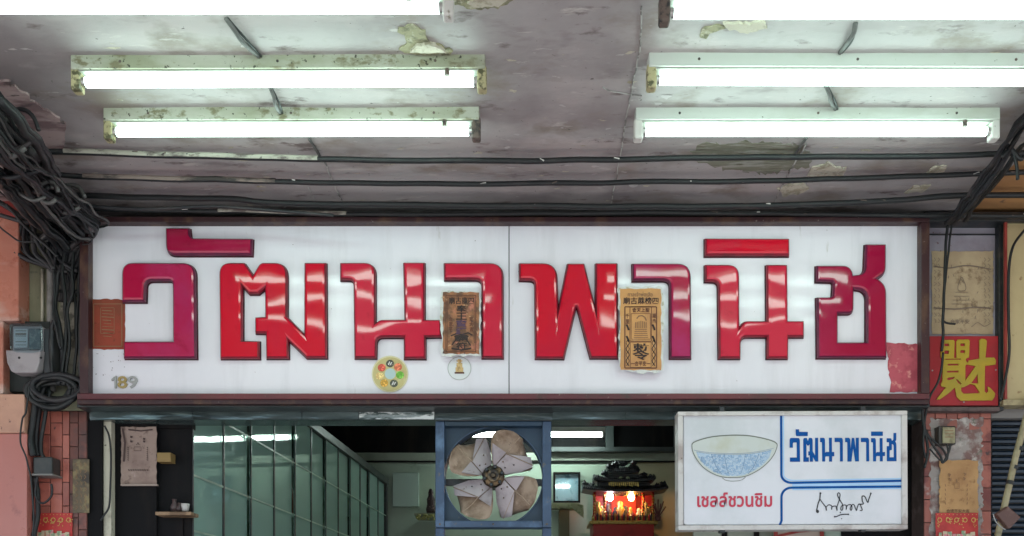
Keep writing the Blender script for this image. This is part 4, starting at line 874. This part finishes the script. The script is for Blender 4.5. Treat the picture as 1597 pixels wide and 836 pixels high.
text('合家平安', 1482, 498, 1512, 505, dq-.0002, 'printed_line', ink_grey, P1, bold=.01)
FB = thing('character_board', 'square red board with one big mustard yellow Chinese character', 'sign', W(1503.5, 633, DC-.03))
g = G(); g.pbox(1450, 1557, 524, 632.5, DC-.028, DC-.002); g.mk('board', red_board, FB, bevel=.002)
def RB(pts): return [(1445+a/6.69, 515+b/6.69) for a, b in pts]
out = [(150, 120), (165, 105), (275, 105), (288, 120), (282, 292), (306, 292), (305, 120), (320, 103), (430, 100), (445, 115), (438, 288), (405, 300), (408, 328), (430, 345), (432, 320), (545, 300), (547, 105), (570, 92), (600, 95), (625, 115), (610, 290), (700, 288), (720, 320), (715, 362), (605, 375), (600, 640), (622, 660), (640, 640), (632, 590), (660, 605), (712, 665), (705, 700), (680, 735), (350, 738), (310, 700), (290, 600), (250, 640), (215, 670), (135, 725), (100, 728), (112, 705), (195, 600), (150, 590), (140, 565), (158, 540), (165, 400), (160, 325), (180, 300), (142, 285)]
holes = [[(410, 360), (505, 378), (400, 530), (400, 380)], [(372, 600), (400, 590), (455, 562), (500, 578), (545, 645), (545, 660), (380, 665), (357, 640), (357, 600)], [(528, 462), (532, 560), (462, 555)],
         [(182, 142), (230, 142), (230, 170), (182, 170)], [(182, 215), (228, 215), (228, 250), (182, 250)], [(348, 142), (395, 142), (395, 170), (348, 170)], [(348, 212), (395, 212), (395, 240), (348, 240)],
         [(192, 301), (350, 299), (352, 309), (192, 312)], [(215, 355), (328, 353), (328, 370), (215, 372)], [(210, 428), (328, 426), (328, 443), (210, 445)], [(212, 500), (292, 490), (280, 508), (230, 524), (212, 522)], [(300, 515), (318, 520), (358, 560), (352, 572), (325, 555)]]
shape([RB(jit(out, 12, 1.0, 3))]+[RB(h) for h in holes], DC-.0285, .005, .001, 'character', yellow_board, FB, res=1)
for bx, by in ((1454, 578), (1553, 577), (1503, 627)):
    g = G(); g.lathe(W(bx, by, DC-.029), (0, -1, 0), [(.003, 0), (.003, .002), (.0001, .003)], 8); g.mk('screw', chrome, FB)
g = G(); g.pbox(1441, 1560, 634, 641, DC-.045, DC-.0); g.mk('ledge', M('ledge_dark', (.12, .085, .08), .7, [((.05, .04, .04), 14, .5, .6)], .002, 30), RC, bevel=.004)
SB = thing('switch_box', 'small khaki switch box with dark side on the right column', 'switch box', W(1478, 693, DC-.05))
g = G(); g.pbox(1464, 1491, 664, 693, DC-.042, DC-.004); g.mk('box_body', M('dark_brown_plastic', (.045, .04, .035), .5), SB, bevel=.004)
g = G(); g.pbox(1470.5, 1490, 666, 691, DC-.050, DC-.0425); g.mk('box_cover', M('khaki_plastic', (.32, .30, .18), .5, [((.2, .18, .1), 30, .5, .65)]), SB, bevel=.003)
for k in range(3): g = G(); g.pbox(1474, 1487, 671+k*5, 672.2+k*5, DC-.0512, DC-.0502); g.mk('vent_slot', ink_soft, SB)
P2 = thing('faded_poster', 'ochre peeling talisman poster below the switch box on the right column', 'poster', W(1495, 800, DC-.006))
sheet(1465, 718, 1525, 802, DC-.008, .005, 12, 24, 1.5, 61, 7).mk('sheet', paper_gold, P2, smooth=True)
g = G(); dq2 = DC-.0145
for a, b in ((1479, 739), (1480, 746), (1503, 738), (1502, 745)): strip(g, [(a, b), (a+3.5, b+1), (a+1, b+4)], 2.2, dq2)
strip(g, [(1492, 747), (1492, 752)], 1.6, dq2)
for k in range(5): strip(g, [(1474, 755+k*7), (1475, 759+k*7)], 1.1, dq2); strip(g, [(1509, 755+k*7), (1508, 759+k*7)], 1.1, dq2)
rect_line(g, 1489, 753, 1496, 762, .7, dq2); g.mk('printed_figure', ink_soft, P2)
text('合境平安大吉', 1476, 794, 1512, 799.5, dq2, 'printed_line', ink_red, P2, bold=.01)
def joss(x0, y0, x1, y1, d, label, seed):
    t = thing('red_poster', label, 'poster', W((x0+x1)/2, y1, d))
    sheet(x0, y0, x1, y1, d, .002, 12, 12, .4, seed).mk('sheet', M('red_poster_paper%d' % seed, (.50, .035, .03), .5, [((.36, .02, .02), 12, .5, .65)]), t, smooth=True)
    g = G(); qq = random.Random(seed); dd = d-.0045; n = max(3, int((x1-x0)/12))
    for k in range(n*2+1):
        xx = x0+3+k*(x1-x0-6)/(n*2); strip(g, [(xx, y0+2.5), (xx+1.2, y0+2.5)], 1.3, dd)
    for k in range(n):
        cx_ = x0+(k+.5)*(x1-x0)/n; strip(g, [(cx_+3.2*math.cos(a*.7), y0+11+3.4*math.sin(a*.7)) for a in range(10)], 1.2, dd-.0002)
        for j in range(7): a, b = cx_+qq.uniform(-5, 5), y0+qq.uniform(7, 22); strip(g, [(a, b), (a+qq.uniform(-3, 3), b+qq.uniform(-2, 3))], qq.uniform(.8, 1.5), dd-.0003-.0001*j)
    g.mk('gold_print', M('gold_ink%d' % seed, (.58, .38, .10), .5), t)
    g = G()
    for k in range(8):
        a = x0+8+k*(x1-x0-16)/7; b = y0+30+qq.uniform(-4, 3); strip(g, [(a, b), (a+qq.uniform(-2, 2), b+14)], qq.uniform(4, 8), dd-.0012-.0002*k)
    g.mk('printed_figures', M('figures_ink%d' % seed, (.55, .45, .30), .5, [((.2, .3, .18), 60, .5, .56), ((.62, .2, .25), 40, .55, .6)]), t)
    return t
joss(53, 800, 113, 846, DC-.006, 'red and gold blessing poster at the foot of the left tiled column', 71)
joss(1459, 800, 1525, 846, DC-.016, 'red and gold blessing poster at the foot of the right column', 72)
# narrow plaque on the left column
NPL = thing('narrow_plaque', 'narrow dark brass plaque with worn writing on the left tiled column', 'plaque', W(126, 800, DC-.01))
g = G(); g.pbox(113, 139, 716, 800, DC-.006, DC); g.mk('plate', M('worn_brass_plate', (.13, .10, .06), .5, [((.24, .19, .09), 30, .5, .6), ((.05, .04, .03), 12, .5, .65)], .002, 60), NPL, bevel=.002)
g = G()
for a in (118, 125, 132):
    for k in range(8): strip(g, [(a, 722+k*9.5), (a+q.uniform(1, 4), 725+k*9.5), (a+q.uniform(-1, 2), 728+k*9.5)], 1, DC-.0072)
g.mk('worn_characters', ink_soft, NPL)
# ------------------------------------------------------------------ cables right
CG = 'black cables running diagonally to the upper right'
for i in range(8):
    o_ = i*7; P = [W(1476+i*2.2, 349, 3.46), W(1508+o_*.55, 306+i*.8, 3.25-.01*i), W(1545+o_*.5, 258, 3.06), W(1588+o_*.55, 200-(i % 3)*9, 2.88), W(1668+o_, 110, 2.55)]
    if i > 4: P = [W(1490+i*2, 345, 3.44), W(1535+i*3, 285, 3.2), W(1590+i*2, 222, 2.98), W(1680, 190+i*8, 2.8)]
    cable(P, (.008, .005, .0065, .004, .009, .005, .007, .004)[i], black if i % 2 else black2, ['thick','slim','middling','thinnest','thickest','lower thin','lowest middling','lowest thinnest'][i]+' black cable slanting from the right column up under the tan ceiling', CG, wob=.012)
cable([W(x, y, 3.0) for x, y in ((1562, 245), (1578, 232), (1586, 262), (1587, 280))], .006, black, 'short knotted black cable end hanging by the right ceiling edge', None)
cable([W(x, y, 3.0) for x, y in ((1568, 225), (1580, 236), (1592, 248), (1604, 236))], .008, black, 'knotted black cable crossing the diagonal run at upper right', None)
RG = 'thin black cables hanging down the right column'
for P, r_ in (([(1478, 350), (1475, 380), (1474, 420), (1472, 470), (1470, 500), (1471, 520), (1469, 548)], .0055), ([(1484, 350), (1480, 385), (1476, 425), (1472, 465), (1471, 498)], .004), ([(1470, 499), (1476, 503), (1490, 505)], .004),
              ([(1471, 550), (1465, 590), (1450, 620), (1443, 650), (1440, 690), (1443, 715)], .0045), ([(1445, 640), (1442, 665), (1452, 690), (1466, 710), (1470, 722), (1480, 705), (1483, 693)], .0045),
              ([(1442, 668), (1450, 682), (1470, 700), (1476, 715), (1468, 722)], .004), ([(1477, 692), (1479, 705), (1476, 718), (1466, 718), (1450, 700)], .0035), ([(1438, 620), (1440, 660), (1447, 700), (1442, 730)], .0055)):
    cable([W(x, y, 3.535) for x, y in P], r_, black, 'thin black cable hanging loose on the right column', RG, wob=.003)
# ------------------------------------------------------------------ far right: khaki panel, shutter, brush on a pole
KP = thing('khaki_sign_panel', 'plain khaki panel at the right edge above the louvred shutter', 'panel', W(1620, 630, 3.55))
g = G(); g.pbox(1567, 1900, 346, 627, 3.56, 3.60); g.mk('panel', khaki, KP, bevel=.004)
g = G(); g.pbox(1565, 1900, 623, 632, 3.545, 3.61); g.mk('panel_edge', M('khaki_edge', (.42, .36, .21), .6, [((.2, .16, .1), 20, .5, .7)]), KP, bevel=.003)
g = G(); g.pbox(1567, 1571, 346, 622, 3.55, 3.559); g.mk('panel_bead', red_paint, KP)
cable([W(x, y, 3.53) for x, y in ((1640, 338), (1612, 348), (1592, 366), (1578, 390), (1573, 430), (1573, 500), (1574, 550), (1568, 590), (1560, 625))], .0055, black, 'black cable curving down along the khaki panel', None)
SH = thing('louvred_shutter', 'dark blue shutter of horizontal slats at the lower right edge', 'shutter', (PX(1640, 3.64), 3.64, 0))
g = G(); g.pbox(1546, 1900, 632.3, 1600, 3.665, 3.70); g.mk('shutter_back', dark_metal, SH)
sm_ = None
for k in range(24):
    y = 636+k*9.3; g = G(); z1, z0 = PZ(y, 3.64), PZ(y+8.2, 3.64); x0_, x1_ = PX(1547, 3.64), PX(1900, 3.64)
    g.add([(x0_, 3.660, z1), (x1_, 3.660, z1), (x1_, 3.638, z1-(z1-z0)*.55), (x0_, 3.638, z1-(z1-z0)*.55), (x1_, 3.640, z0), (x0_, 3.640, z0), (x1_, 3.664, z0+.002), (x0_, 3.664, z0+.002)],
          [(0, 1, 2, 3), (3, 2, 4, 5), (5, 4, 6, 7), (7, 6, 1, 0), (0, 3, 5, 7), (1, 6, 4, 2)]); g.mk('slat', slat_m, SH)
g = G(); g.pbox(1547, 1900, 636+24*9.3, 1600, 3.642, 3.664); g.mk('lower_slats', slat_m, SH)
BR = thing('brush_on_pole', 'brown brush head tied to a slanting bamboo pole in front of the shutter', 'brush', W(1560, 830, 3.52))
P = [W(x, y, 3.52) for x, y in ((1545, 905), (1556, 836), (1564, 800), (1574, 757), (1584, 712), (1594, 675), (1612, 610))]
g = G(); g.tube(P, .0125, 12); g.mk('pole', bamboo, BR, smooth=True)
for x, y in ((1575, 753), (1582, 729), (1590, 700)):
    g = G(); g.tube([W(x-.8, y+3, 3.52), W(x+.8, y-3, 3.52)], .0145, 12); g.mk('pole_tie', black, BR)
shape([rnd_poly([(1548, 803, 3), (1566, 791, 3), (1586, 808, 3), (1568, 827, 4)])], 3.505, .03, .005, 'brush_head', brush_m, BR)
g = G(); g.tube(smooth_pts([W(x, y, 3.473) for x, y in ((1549, 802), (1552, 812), (1560, 821), (1568, 826))], 4), .0022, 6); g.mk('brush_edge', chrome, BR)
# ------------------------------------------------------------------ opening: left dark board, post, posters
g = G(); g.pbox(137, 159, 655.5, 1500, 3.61, 3.70); g.mk('door_jamb', dark_wood, kind='structure')
CPo = thing('cream_post', 'narrow cream painted post with a dark cable in the left of the opening', 'post', (PX(166, 3.62), 3.62, 0))
g = G(); g.pbox(160, 173.5, 656, 1560, 3.625, 3.66); g.mk('post', cream_post, CPo, bevel=.002)
cable([W(x, y, 3.60) for x, y in ((163, 664), (170, 680), (173, 710), (172, 760), (170, 790), (162, 804), (157, 812))], .004, black, 'dark cable looping down the cream post', None)
DB = thing('dark_cabinet', 'nearly black wooden cabinet carrying a sooty poster, left of the glass cases', 'cabinet', (PX(236, 3.68), 3.70, 0))
g = G(); g.pbox(174, 244, 655.5, 1560, 3.665, 3.70); g.mk('cabinet_panel', dark_wood, DB)
g = G(); g.pbox(245, 299.5, 655.5, 668, 3.68, 3.72); g.pbox(174, 285, 804, 1560, 3.68, 3.72); g.mk('cabinet_front', dark_wood, DB)
g = G(); g.pbox(242, 298, 798, 803.5, 3.60, 3.686); g.mk('shelf', M('worn_shelf_wood', (.30, .19, .11), .6, [((.15, .09, .05), 16, .5, .6)]), DB, bevel=.002)
g = G(); g.pbox(245, 266, 706, 720, 3.63, 3.68); g.mk('wooden_box', M('ochre_wood', (.26, .17, .06), .6), label='small ochre wooden box behind the edge of the sooty poster', cat='box')
cup = G(); cup.lathe(W(289, 797.6, 3.64), (0, 0, 1), [(.0001, 0), (.011, 0), (.013, .004), (.017, .030), (.016, .031), (.012, .006), (.0001, .006)], 16); cup.mk('cup', M('dull_porcelain', (.5, .48, .46), .3), smooth=True, label='small pale cup on the worn wooden shelf in the dark cabinet', cat='cup')
for (x, y, h) in ((272, 797.6, .05), (280, 797.6, .035)):
    g = G(); g.lathe(W(x, y, 3.66), (0, 0, 1), [(.0001, 0), (.014, 0), (.016, h*.4), (.008, h*.7), (.009, h), (.0001, h)], 12); g.mk('incense_vase', M('dark_vase', (.09, .06, .06), .3), smooth=True, label=('taller' if h > .04 else 'shorter')+' dark vase beside the pale cup on the cabinet shelf', cat='vase')
P3 = thing('sooty_poster', 'sooty brown paper poster pinned on the dark cabinet panel', 'poster', W(217, 756, 3.655))
sheet(189, 666, 244.5, 756, 3.660, .005, 12, 18, .8, 81, 8).mk('sheet', paper_grey, P3, smooth=True)
g = G(); dq3 = 3.6535
for a, b in ((203, 681), (203, 688), (223, 684), (223, 688)): strip(g, [(a, b), (a+3.5, b+1)], 3, dq3)
for k in range(7): strip(g, [(199, 697+k*3.2), (200.5, 699+k*3.2)], 1.2, dq3); strip(g, [(229, 697+k*3.2), (230.5, 699+k*3.2)], 1.2, dq3)
strip(g, [(213, 694), (215, 690), (217, 694)], 1.2, dq3)
strip(g, [(191, 668), (195, 690), (193, 720)], 3, dq3); strip(g, [(200, 670), (220, 672), (238, 670)], 2, dq3)
for k in range(9): strip(g, [(200+k*3.6, 732), (202+k*3.6, 734)], 1.6, dq3)
rect_line(g, 209, 697, 220, 703, .6, dq3); g.mk('printed_marks', M('sooty_ink', (.08, .05, .045), .8), P3)
g = G(); g.pbox(188, 245, 755, 757.5, 3.645, 3.66); g.mk('bottom_batten', M('pale_edge2', (.36, .28, .24), .6), P3)
# ------------------------------------------------------------------ glass cabinets receding along the left wall
def LP(d): return -.2155*7.4+.0634*d     # x of the cabinet front at depth d
CAB = thing('glass_cabinet', 'long run of green glass display cases receding along the left inner wall', 'display cabinet', (LP(5.5), 5.5, 0))
ds = [3.70, 4.017, 4.354, 4.683, 5.03, 5.33, 5.64, 5.93, 6.24, 6.52, 6.80, 7.10, 7.40]; ZT = 2.78
def slab(g, d0, d1, z0, z1, o0, o1):   # box between depths along the front line, offsets o0..o1 into the cabinet
    v = []
    for d in (d0, d1):
        for o in (o0, o1): v += [(LP(d)-o, d, z0), (LP(d)-o, d, z1)]
    g.add(v, [(0, 1, 3, 2), (4, 6, 7, 5), (0, 4, 5, 1), (2, 3, 7, 6), (0, 2, 6, 4), (1, 5, 7, 3)]); return g
slab(G(), 3.7, 7.4, .3, ZT+.06, .42, .44).mk('back_panel', cab_back, CAB)
slab(G(), 3.7, 7.45, ZT, ZT+.05, -.012, .41).mk('top_rail', dark_metal, CAB, bevel=.002)
slab(G(), 3.7, 7.4, .1, .5, -.005, .41).mk('plinth', dark_wood, CAB)
slab(G(), 3.690, 3.699, .1, ZT+.04, .0, .46).mk('near_end_panel', dark_wood, CAB)
slab(G(), 7.402, 7.45, .1, ZT-.001, -.005, .41).mk('end_panel', dark_metal, CAB)
for i in range(12):
    slab(G(), ds[i]+.006, ds[i+1]-.006, .5, ZT-.002, .004+.012*(i % 2), .008+.012*(i % 2)).mk('pane', pane_m, CAB)
for i, d in enumerate(ds[:-1]):
    slab(G(), d-.004, d+(.009 if i % 2 else .003), .5, ZT-.001, -.0045, .0022).mk('upright', dark_metal, CAB)
for z in (2.51, 2.22, 1.99):
    slab(G(), 3.72, 7.38, z, z+.014, .024, .40).mk('shelf', shelf_glass, CAB)
    slab(G(), 3.705, 7.39, z+.003, z+.011, -.0030, -.0012).mk('shelf_trim', shelf_trim, CAB)
q = random.Random(5)
for z in (2.232, 2.002):
    for k in range(13):
        d = 3.85+k*.27+q.uniform(-.05, .05); x = LP(d)-q.uniform(.12, .3); r_ = q.uniform(.022, .05); h = q.uniform(.07, .2)
        c = q.choice(((.30, .22, .06), (.34, .10, .06), (.42, .42, .36), (.10, .14, .12), (.40, .34, .12)))
        kind = q.choice(('jar', 'jar', 'bottle')); g = G()
        pr = [(.0001, 0), (r_, 0), (r_, h*.8), (r_*.8, h*.9), (r_*.8, h), (.0001, h)] if kind == 'jar' else [(.0001, 0), (r_*.7, 0), (r_*.7, h*.7), (r_*.25, h*.95), (r_*.25, h*1.25), (.0001, h*1.25)]
        g.lathe((x, d, z+.0115-(.0)), (0, 0, 1), pr, 14)
        g.mk(kind, M('contents_%d_%d' % (int(z*100), k), c, .3), smooth=True, label='small dim '+kind+' standing on a shelf inside the green glass cases', cat=kind, group=kind+'s inside the glass cases')
# ------------------------------------------------------------------ back wall furniture
g = G(); g.pbox(612, 653, 737, 790, 7.56, 7.598); g.mk('whiteboard', M('pale_green_board', (.46, .58, .52), .4), label='pale green board on the back wall left of the fan', cat='board', bevel=.004)
PF = thing('framed_certificate', 'framed bluish certificate on the back wall between fan and altar', 'picture frame', W(884, 783, 7.5))
for a in ((863, 905, 736, 739), (863, 905, 781, 784), (863, 866, 739.1, 780.9), (902, 905, 739.1, 780.9)):
    g = G(); g.pbox(*a, 7.54, 7.58); g.mk('frame', dark_wood, PF)
g = G(); g.pbox(866, 902, 739, 781, 7.57, 7.58); g.mk('picture', M('certificate_print', (.60, .80, .88), .25, [((.22, .38, .50), 14, .5, .6), ((.6, .7, .75), 20, .55, .66)]), PF)
g = G(); g.pbox(866.1, 901.9, 739.1, 780.9, 7.56, 7.563); g.mk('pane', pic_glass, PF)
SF = thing('wall_shelf', 'small wall shelf with pale green fringe left of the red altar', 'shelf', W(882, 800, 7.3))
g = G(); g.pbox(858, 904, 784, 787, 7.25, 7.59); g.mk('shelf_board', M('shelf_cream', (.5, .5, .36), .6), SF)
g = G()
for k in range(24):
    xx = 858+k*1.95; g.tube([W(xx, 787, 7.245), W(xx+q.uniform(-.5, .5), 791+q.uniform(0, 3), 7.24)], .004, 5)
for k in range(14): xx = 892+k*1.3; g.tube([W(xx, 785+k*.2, 7.22), W(xx+1, 793+k*1.1, 7.22)], .0045, 5)
g.mk('fringe', fringe, SF)['kind'] = 'stuff'
g = G(); g.pbox(872, 888, 795, 900, 7.45, 7.59); g.mk('shelf_pier', M('olive_pier', (.16, .16, .10), .7), SF)
# doll + flowers left of fan
g = G(); g.lathe(W(672, 800, 7.3), (0, 0, 1), [(.0001, 0), (.035, 0), (.04, .03), (.03, .07), (.035, .11), (.02, .14), (.022, .165), (.015, .19), (.0001, .2)], 14); g.mk('statuette', M('dark_statuette', (.06, .03, .035), .4, [((.4, .25, .22), 60, .6, .66)]), smooth=True, label='small dark statuette on the shelf beside the left edge of the fan', cat='statuette')
FS = thing('flower_shelf', 'small shelf with yellowish garland left of the fan', 'shelf', W(662, 812, 7.3))
g = G(); g.pbox(646, 700, 800.3, 803, 7.2, 7.59); g.mk('shelf_board', M('shelf_olive', (.3, .3, .2), .6), FS)
g = G(); q2 = random.Random(9)
for k in range(46): c = W(647+q2.uniform(0, 30), 803+q2.uniform(0, 7), 7.18+q2.uniform(-.02, .02)); g.lathe(c, (0, 0, 1), [(.0001, -.01), (.011, 0), (.0001, .01)], 6)
g.mk('garland', M('yellow_flowers', (.42, .40, .16), .7), FS)['kind'] = 'stuff'
# ------------------------------------------------------------------ altar
DA = 7.2
AL = thing('spirit_altar', 'red and gold Chinese altar with dark tiered roof and two glowing bulbs', 'altar', (PX(972, DA), DA+.2, 0))
g = G(); g.pbox(925, 1020, 815, 1400, DA-.02, DA+.3); g.mk('base', altar_red, AL, bevel=.006)
g = G(); g.pbox(920, 1026, 812, 817, DA-.05, DA+.32); g.mk('base_cornice', gold, AL, bevel=.004)
g = G(); g.pbox(925, 1020, 763, 812, DA+.28, DA+.30); g.mk('back_panel', altar_red, AL)
g = G(); g.pbox(954, 992, 760, 812, DA+.24, DA+.27); g.mk('centre_panel', glow_red, AL)
for xx in (927, 943, 1003, 1018):
    g = G(); g.tube([W(xx, 812, DA+.0), W(xx, 768, DA+.0)], .012, 10); g.mk('column', altar_red, AL, smooth=True)
    g = G()
    for k in range(9): g.lathe(W(xx+1.2*math.sin(k*1.3), 808-k*4.5, DA-.012), (0, 0, 1), [(.0001, -.012), (.012, 0), (.0001, .012)], 7)
    g.mk('column_carving', gold, AL)
def roof(x0, x1, yb, yt, d0, name='roof', up=5):
    cx_ = (x0+x1)/2; g = G(); n = 16; vs = []
    for i in range(n+1):
        t = i/n*2-1; x = cx_+t*(x1-x0)/2; e = abs(t)**3*up
        for (yy, dd) in ((yb-e, d0), (yb-e-2.5, d0), (yt-e*1.1, d0+.12), (yt-e*1.1+3, d0+.16), (yb-e, d0+.25)): vs.append(W(x, yy, DA)+Vector((0, dd-DA, 0)))
    m_ = 5; fs = [(i*m_+k, i*m_+(k+1) % m_, (i+1)*m_+(k+1) % m_, (i+1)*m_+k) for i in range(n) for k in range(m_)]+[tuple(range(m_)), tuple(n*m_+k for k in range(m_))]
    g.add(vs, fs); o = g.mk(name, altar_dark, AL)
    g = G()
    for k in range(int((x1-x0)/3.2)):
        xx = x0+2+k*3.2; t = abs((xx-cx_)/((x1-x0)/2)); e = t**3*up; g.tube([W(xx, yb-e-2.5, DA)+Vector((0, d0-DA-.006, 0)), W(xx, yt-e, DA)+Vector((0, d0-DA+.1, 0))], .006, 5)
    g.mk('roof_ridge_tiles', altar_dark, o)
    return o
roof(908, 1040, 769, 758, DA-.08); roof(926, 1022, 752, 742, DA-.04, up=4); roof(948, 998, 738, 725, DA, up=3)
q = random.Random(21)
for sx, y0_, n_ in ((914, 756, 6), (1034, 756, 6), (922, 758, 4), (1026, 758, 4), (944, 741, 5), (1004, 741, 5), (957, 726, 4), (989, 726, 4), (931, 745, 4), (1016, 745, 4), (953, 730, 4), (994, 730, 4), (973, 725, 5), (965, 727, 3), (982, 727, 3)):
    g = G()
    for k in range(n_): c = W(sx+q.uniform(-4, 4), y0_-q.uniform(-3, 4), DA-.02); r_ = q.uniform(.012, .024); g.lathe(c, (q.uniform(-.5, .5), 0, 1), [(.0001, -r_), (r_*.8, -r_*.3), (r_, 0), (r_*.5, r_*.6), (.0001, r_*1.3)], 7)
    g.mk('roof_ornament', altar_dark, AL)
g = G(); g.pbox(946, 1000, 740, 752, DA+.02, DA+.1); g.pbox(932, 1014, 752, 765, DA+.03, DA+.12); g.mk('roof_core', altar_dark, AL)
for xx in (968, 979):
    g = G(); g.lathe(W(xx, 746, DA-.0), (0, -1, 0), [(.016, 0), (.014, .01), (.0001, .014)], 10); g.mk('medallion', M('pale_jade%d' % xx, (.42, .48, .30), .4), AL)
g = G()
for k in range(15): xx = 950+k*3.2; g.tube([W(xx, 752, DA-.02), W(xx+.5, 757+(k % 3), DA-.02)], .006, 5)
for k in range(18): g.tube([W(946+k*3, 766, DA-.02), W(946+k*3, 771+(k*7 % 4), DA-.02)], .005, 5)
g.mk('gilded_fringe', gold, AL)['kind'] = 'stuff'
for xx, yy, m_, nm in ((951.5, 775, bulb_w, 'pinkish white glowing bulb'), (984.5, 775, bulb_y, 'warm yellow glowing bulb')):
    g = G(); g.lathe(W(xx, yy, DA-.01), (0, 0, 1), [(.0001, -.034), (.018, -.028), (.026, -.006), (.024, .012), (.012, .028), (.010, .036), (.0001, .036)], 16); o = g.mk('bulb', m_, AL, smooth=True); o['label'] = nm
def figure(xx, yb, h, mat, d):
    g = G(); g.lathe(W(xx, yb, d), (0, 0, 1), [(.0001, 0), (h*.30, 0), (h*.32, h*.12), (h*.22, h*.4), (h*.26, h*.55), (h*.12, h*.72), (h*.16, h*.84), (h*.12, h*.95), (.0001, h)], 12); g.mk('figurine', mat, AL, smooth=True)
for xx, yb, h, m_ in ((932, 812, .16, gold), (938, 811.8, .12, M('pale_gold', (.5, .44, .2), .4)), (948, 811.9, .14, altar_dark), (960, 811.7, .11, altar_dark), (967, 811.8, .16, gold), (976, 811.9, .12, altar_dark), (983, 811.8, .11, gold), (996, 811.7, .1, M('pale_stone', (.5, .5, .44), .5)), (1006, 811.8, .15, bpy.data.materials['pale_gold']), (1012, 811.9, .12, gold)): figure(xx, yb, h, m_, DA+.06)
for k in range(34):
    xx = 926+k*2.78; g = G(); g.lathe(W(xx, 811.8, DA-.03), (0, 0, 1), [(.0001, 0), (.008, .0), (.010, .02+.03*((k*7) % 5)/5), (.004, .03+.04*((k*7) % 5)/5), (.0001, .05+.05*((k*3) % 4)/4)], 7); g.mk('offering', (gold, altar_red, altar_dark)[k % 3], AL)
g = G()
for k in range(7): p = W(1026, 808, DA+.02); a = math.radians(50+k*13); g.tube([p, p+Vector((math.cos(a)*.10, 0, math.sin(a)*(.12+.03*(k % 2))))], .005, 5)
g.lathe(W(1026, 812, DA+.02), (0, 0, 1), [(.0001, 0), (.02, 0), (.025, .03), (.015, .05), (.0001, .05)], 10)
g.mk('incense_pot', M('incense', (.14, .05, .05), .6), label='dark pot of twigs on the altar corner, right of the red columns', cat='pot')
# lamps inside
def inner_lamp(x0, x1, y, z, label):
    t = thing('interior_tube_lamp', label, 'light fixture', ((x0+x1)/2, y, z+.05))
    g = G(); g.box(x0-.03, x1+.03, y-.02, y+.02, z+.02, z+.06); g.mk('batten', batten_clean, t)
    g = G(); g.box((x0+x1)/2-.01, (x0+x1)/2+.01, y-.01, y+.01, z+.061, 3.399); g.mk('hanger', dark_metal, t)
    g = G(); g.tube([(x0, y, z), (x1, y, z)], .018, 14); g.mk('lamp_tube', tube_in, t, smooth=True)
    for xx in (x0-.02, x1+.004): g = G(); g.box(xx, xx+.016, y-.016, y+.016, z-.02, z+.03); g.mk('lamp_holder', holder_w, t)
inner_lamp(PX(738, 7.3), PX(938, 7.3), 7.3, PZ(678, 7.3), 'lit tube lamp deep inside the shop, seen above the fan blades and beside the fan')
inner_lamp(-.05, .55, 4.6, 3.25, 'tube lamp under the shop ceiling hidden behind the shop sign')
# door leaves under the small sign
DR = thing('folding_door', 'pale green folding door leaves with dark posts, showing just below the hanging sign', 'door', (PX(1240, 3.75), 3.75, 0))
for i, (a, b, m_) in enumerate(((1082, 1126, pale_band), (1134, 1176, pale_band), (1184, 1206, pale_band), (1286, 1312, M('mint_leaf', (.40, .52, .44), .5)))):
    g = G(); g.pbox(a, b, 700, 1500, 3.75, 3.77); g.mk('door_leaf', m_, DR, bevel=.003)
for a, b in ((1126, 1134), (1176, 1184), (1312, 1440)):
    g = G(); g.pbox(a+.2, b-.2, 655.6, 1500, 3.745, 3.79); g.mk('door_post', dark_wood, DR)
g = G(); g.pbox(1207, 1285, 740, 860, 3.70, 3.71); rp = g.mk('red_lettered_banner', M('banner_cream', (.5, .42, .36), .6), label='cream banner with red border, its strip showing below the hanging sign', cat='banner')
g = G(); g.pbox(1207, 1213, 740, 860, 3.694, 3.699); g.pbox(1279, 1285, 740, 860, 3.694, 3.699); strip(g, [(1213, 836), (1245, 829), (1279, 826)], 4, 3.6985); g.mk('banner_border', red_paint, rp)
print('objects', len(bpy.data.objects), 'tris', sum(len(m.polygons)*2 for m in bpy.data.meshes))
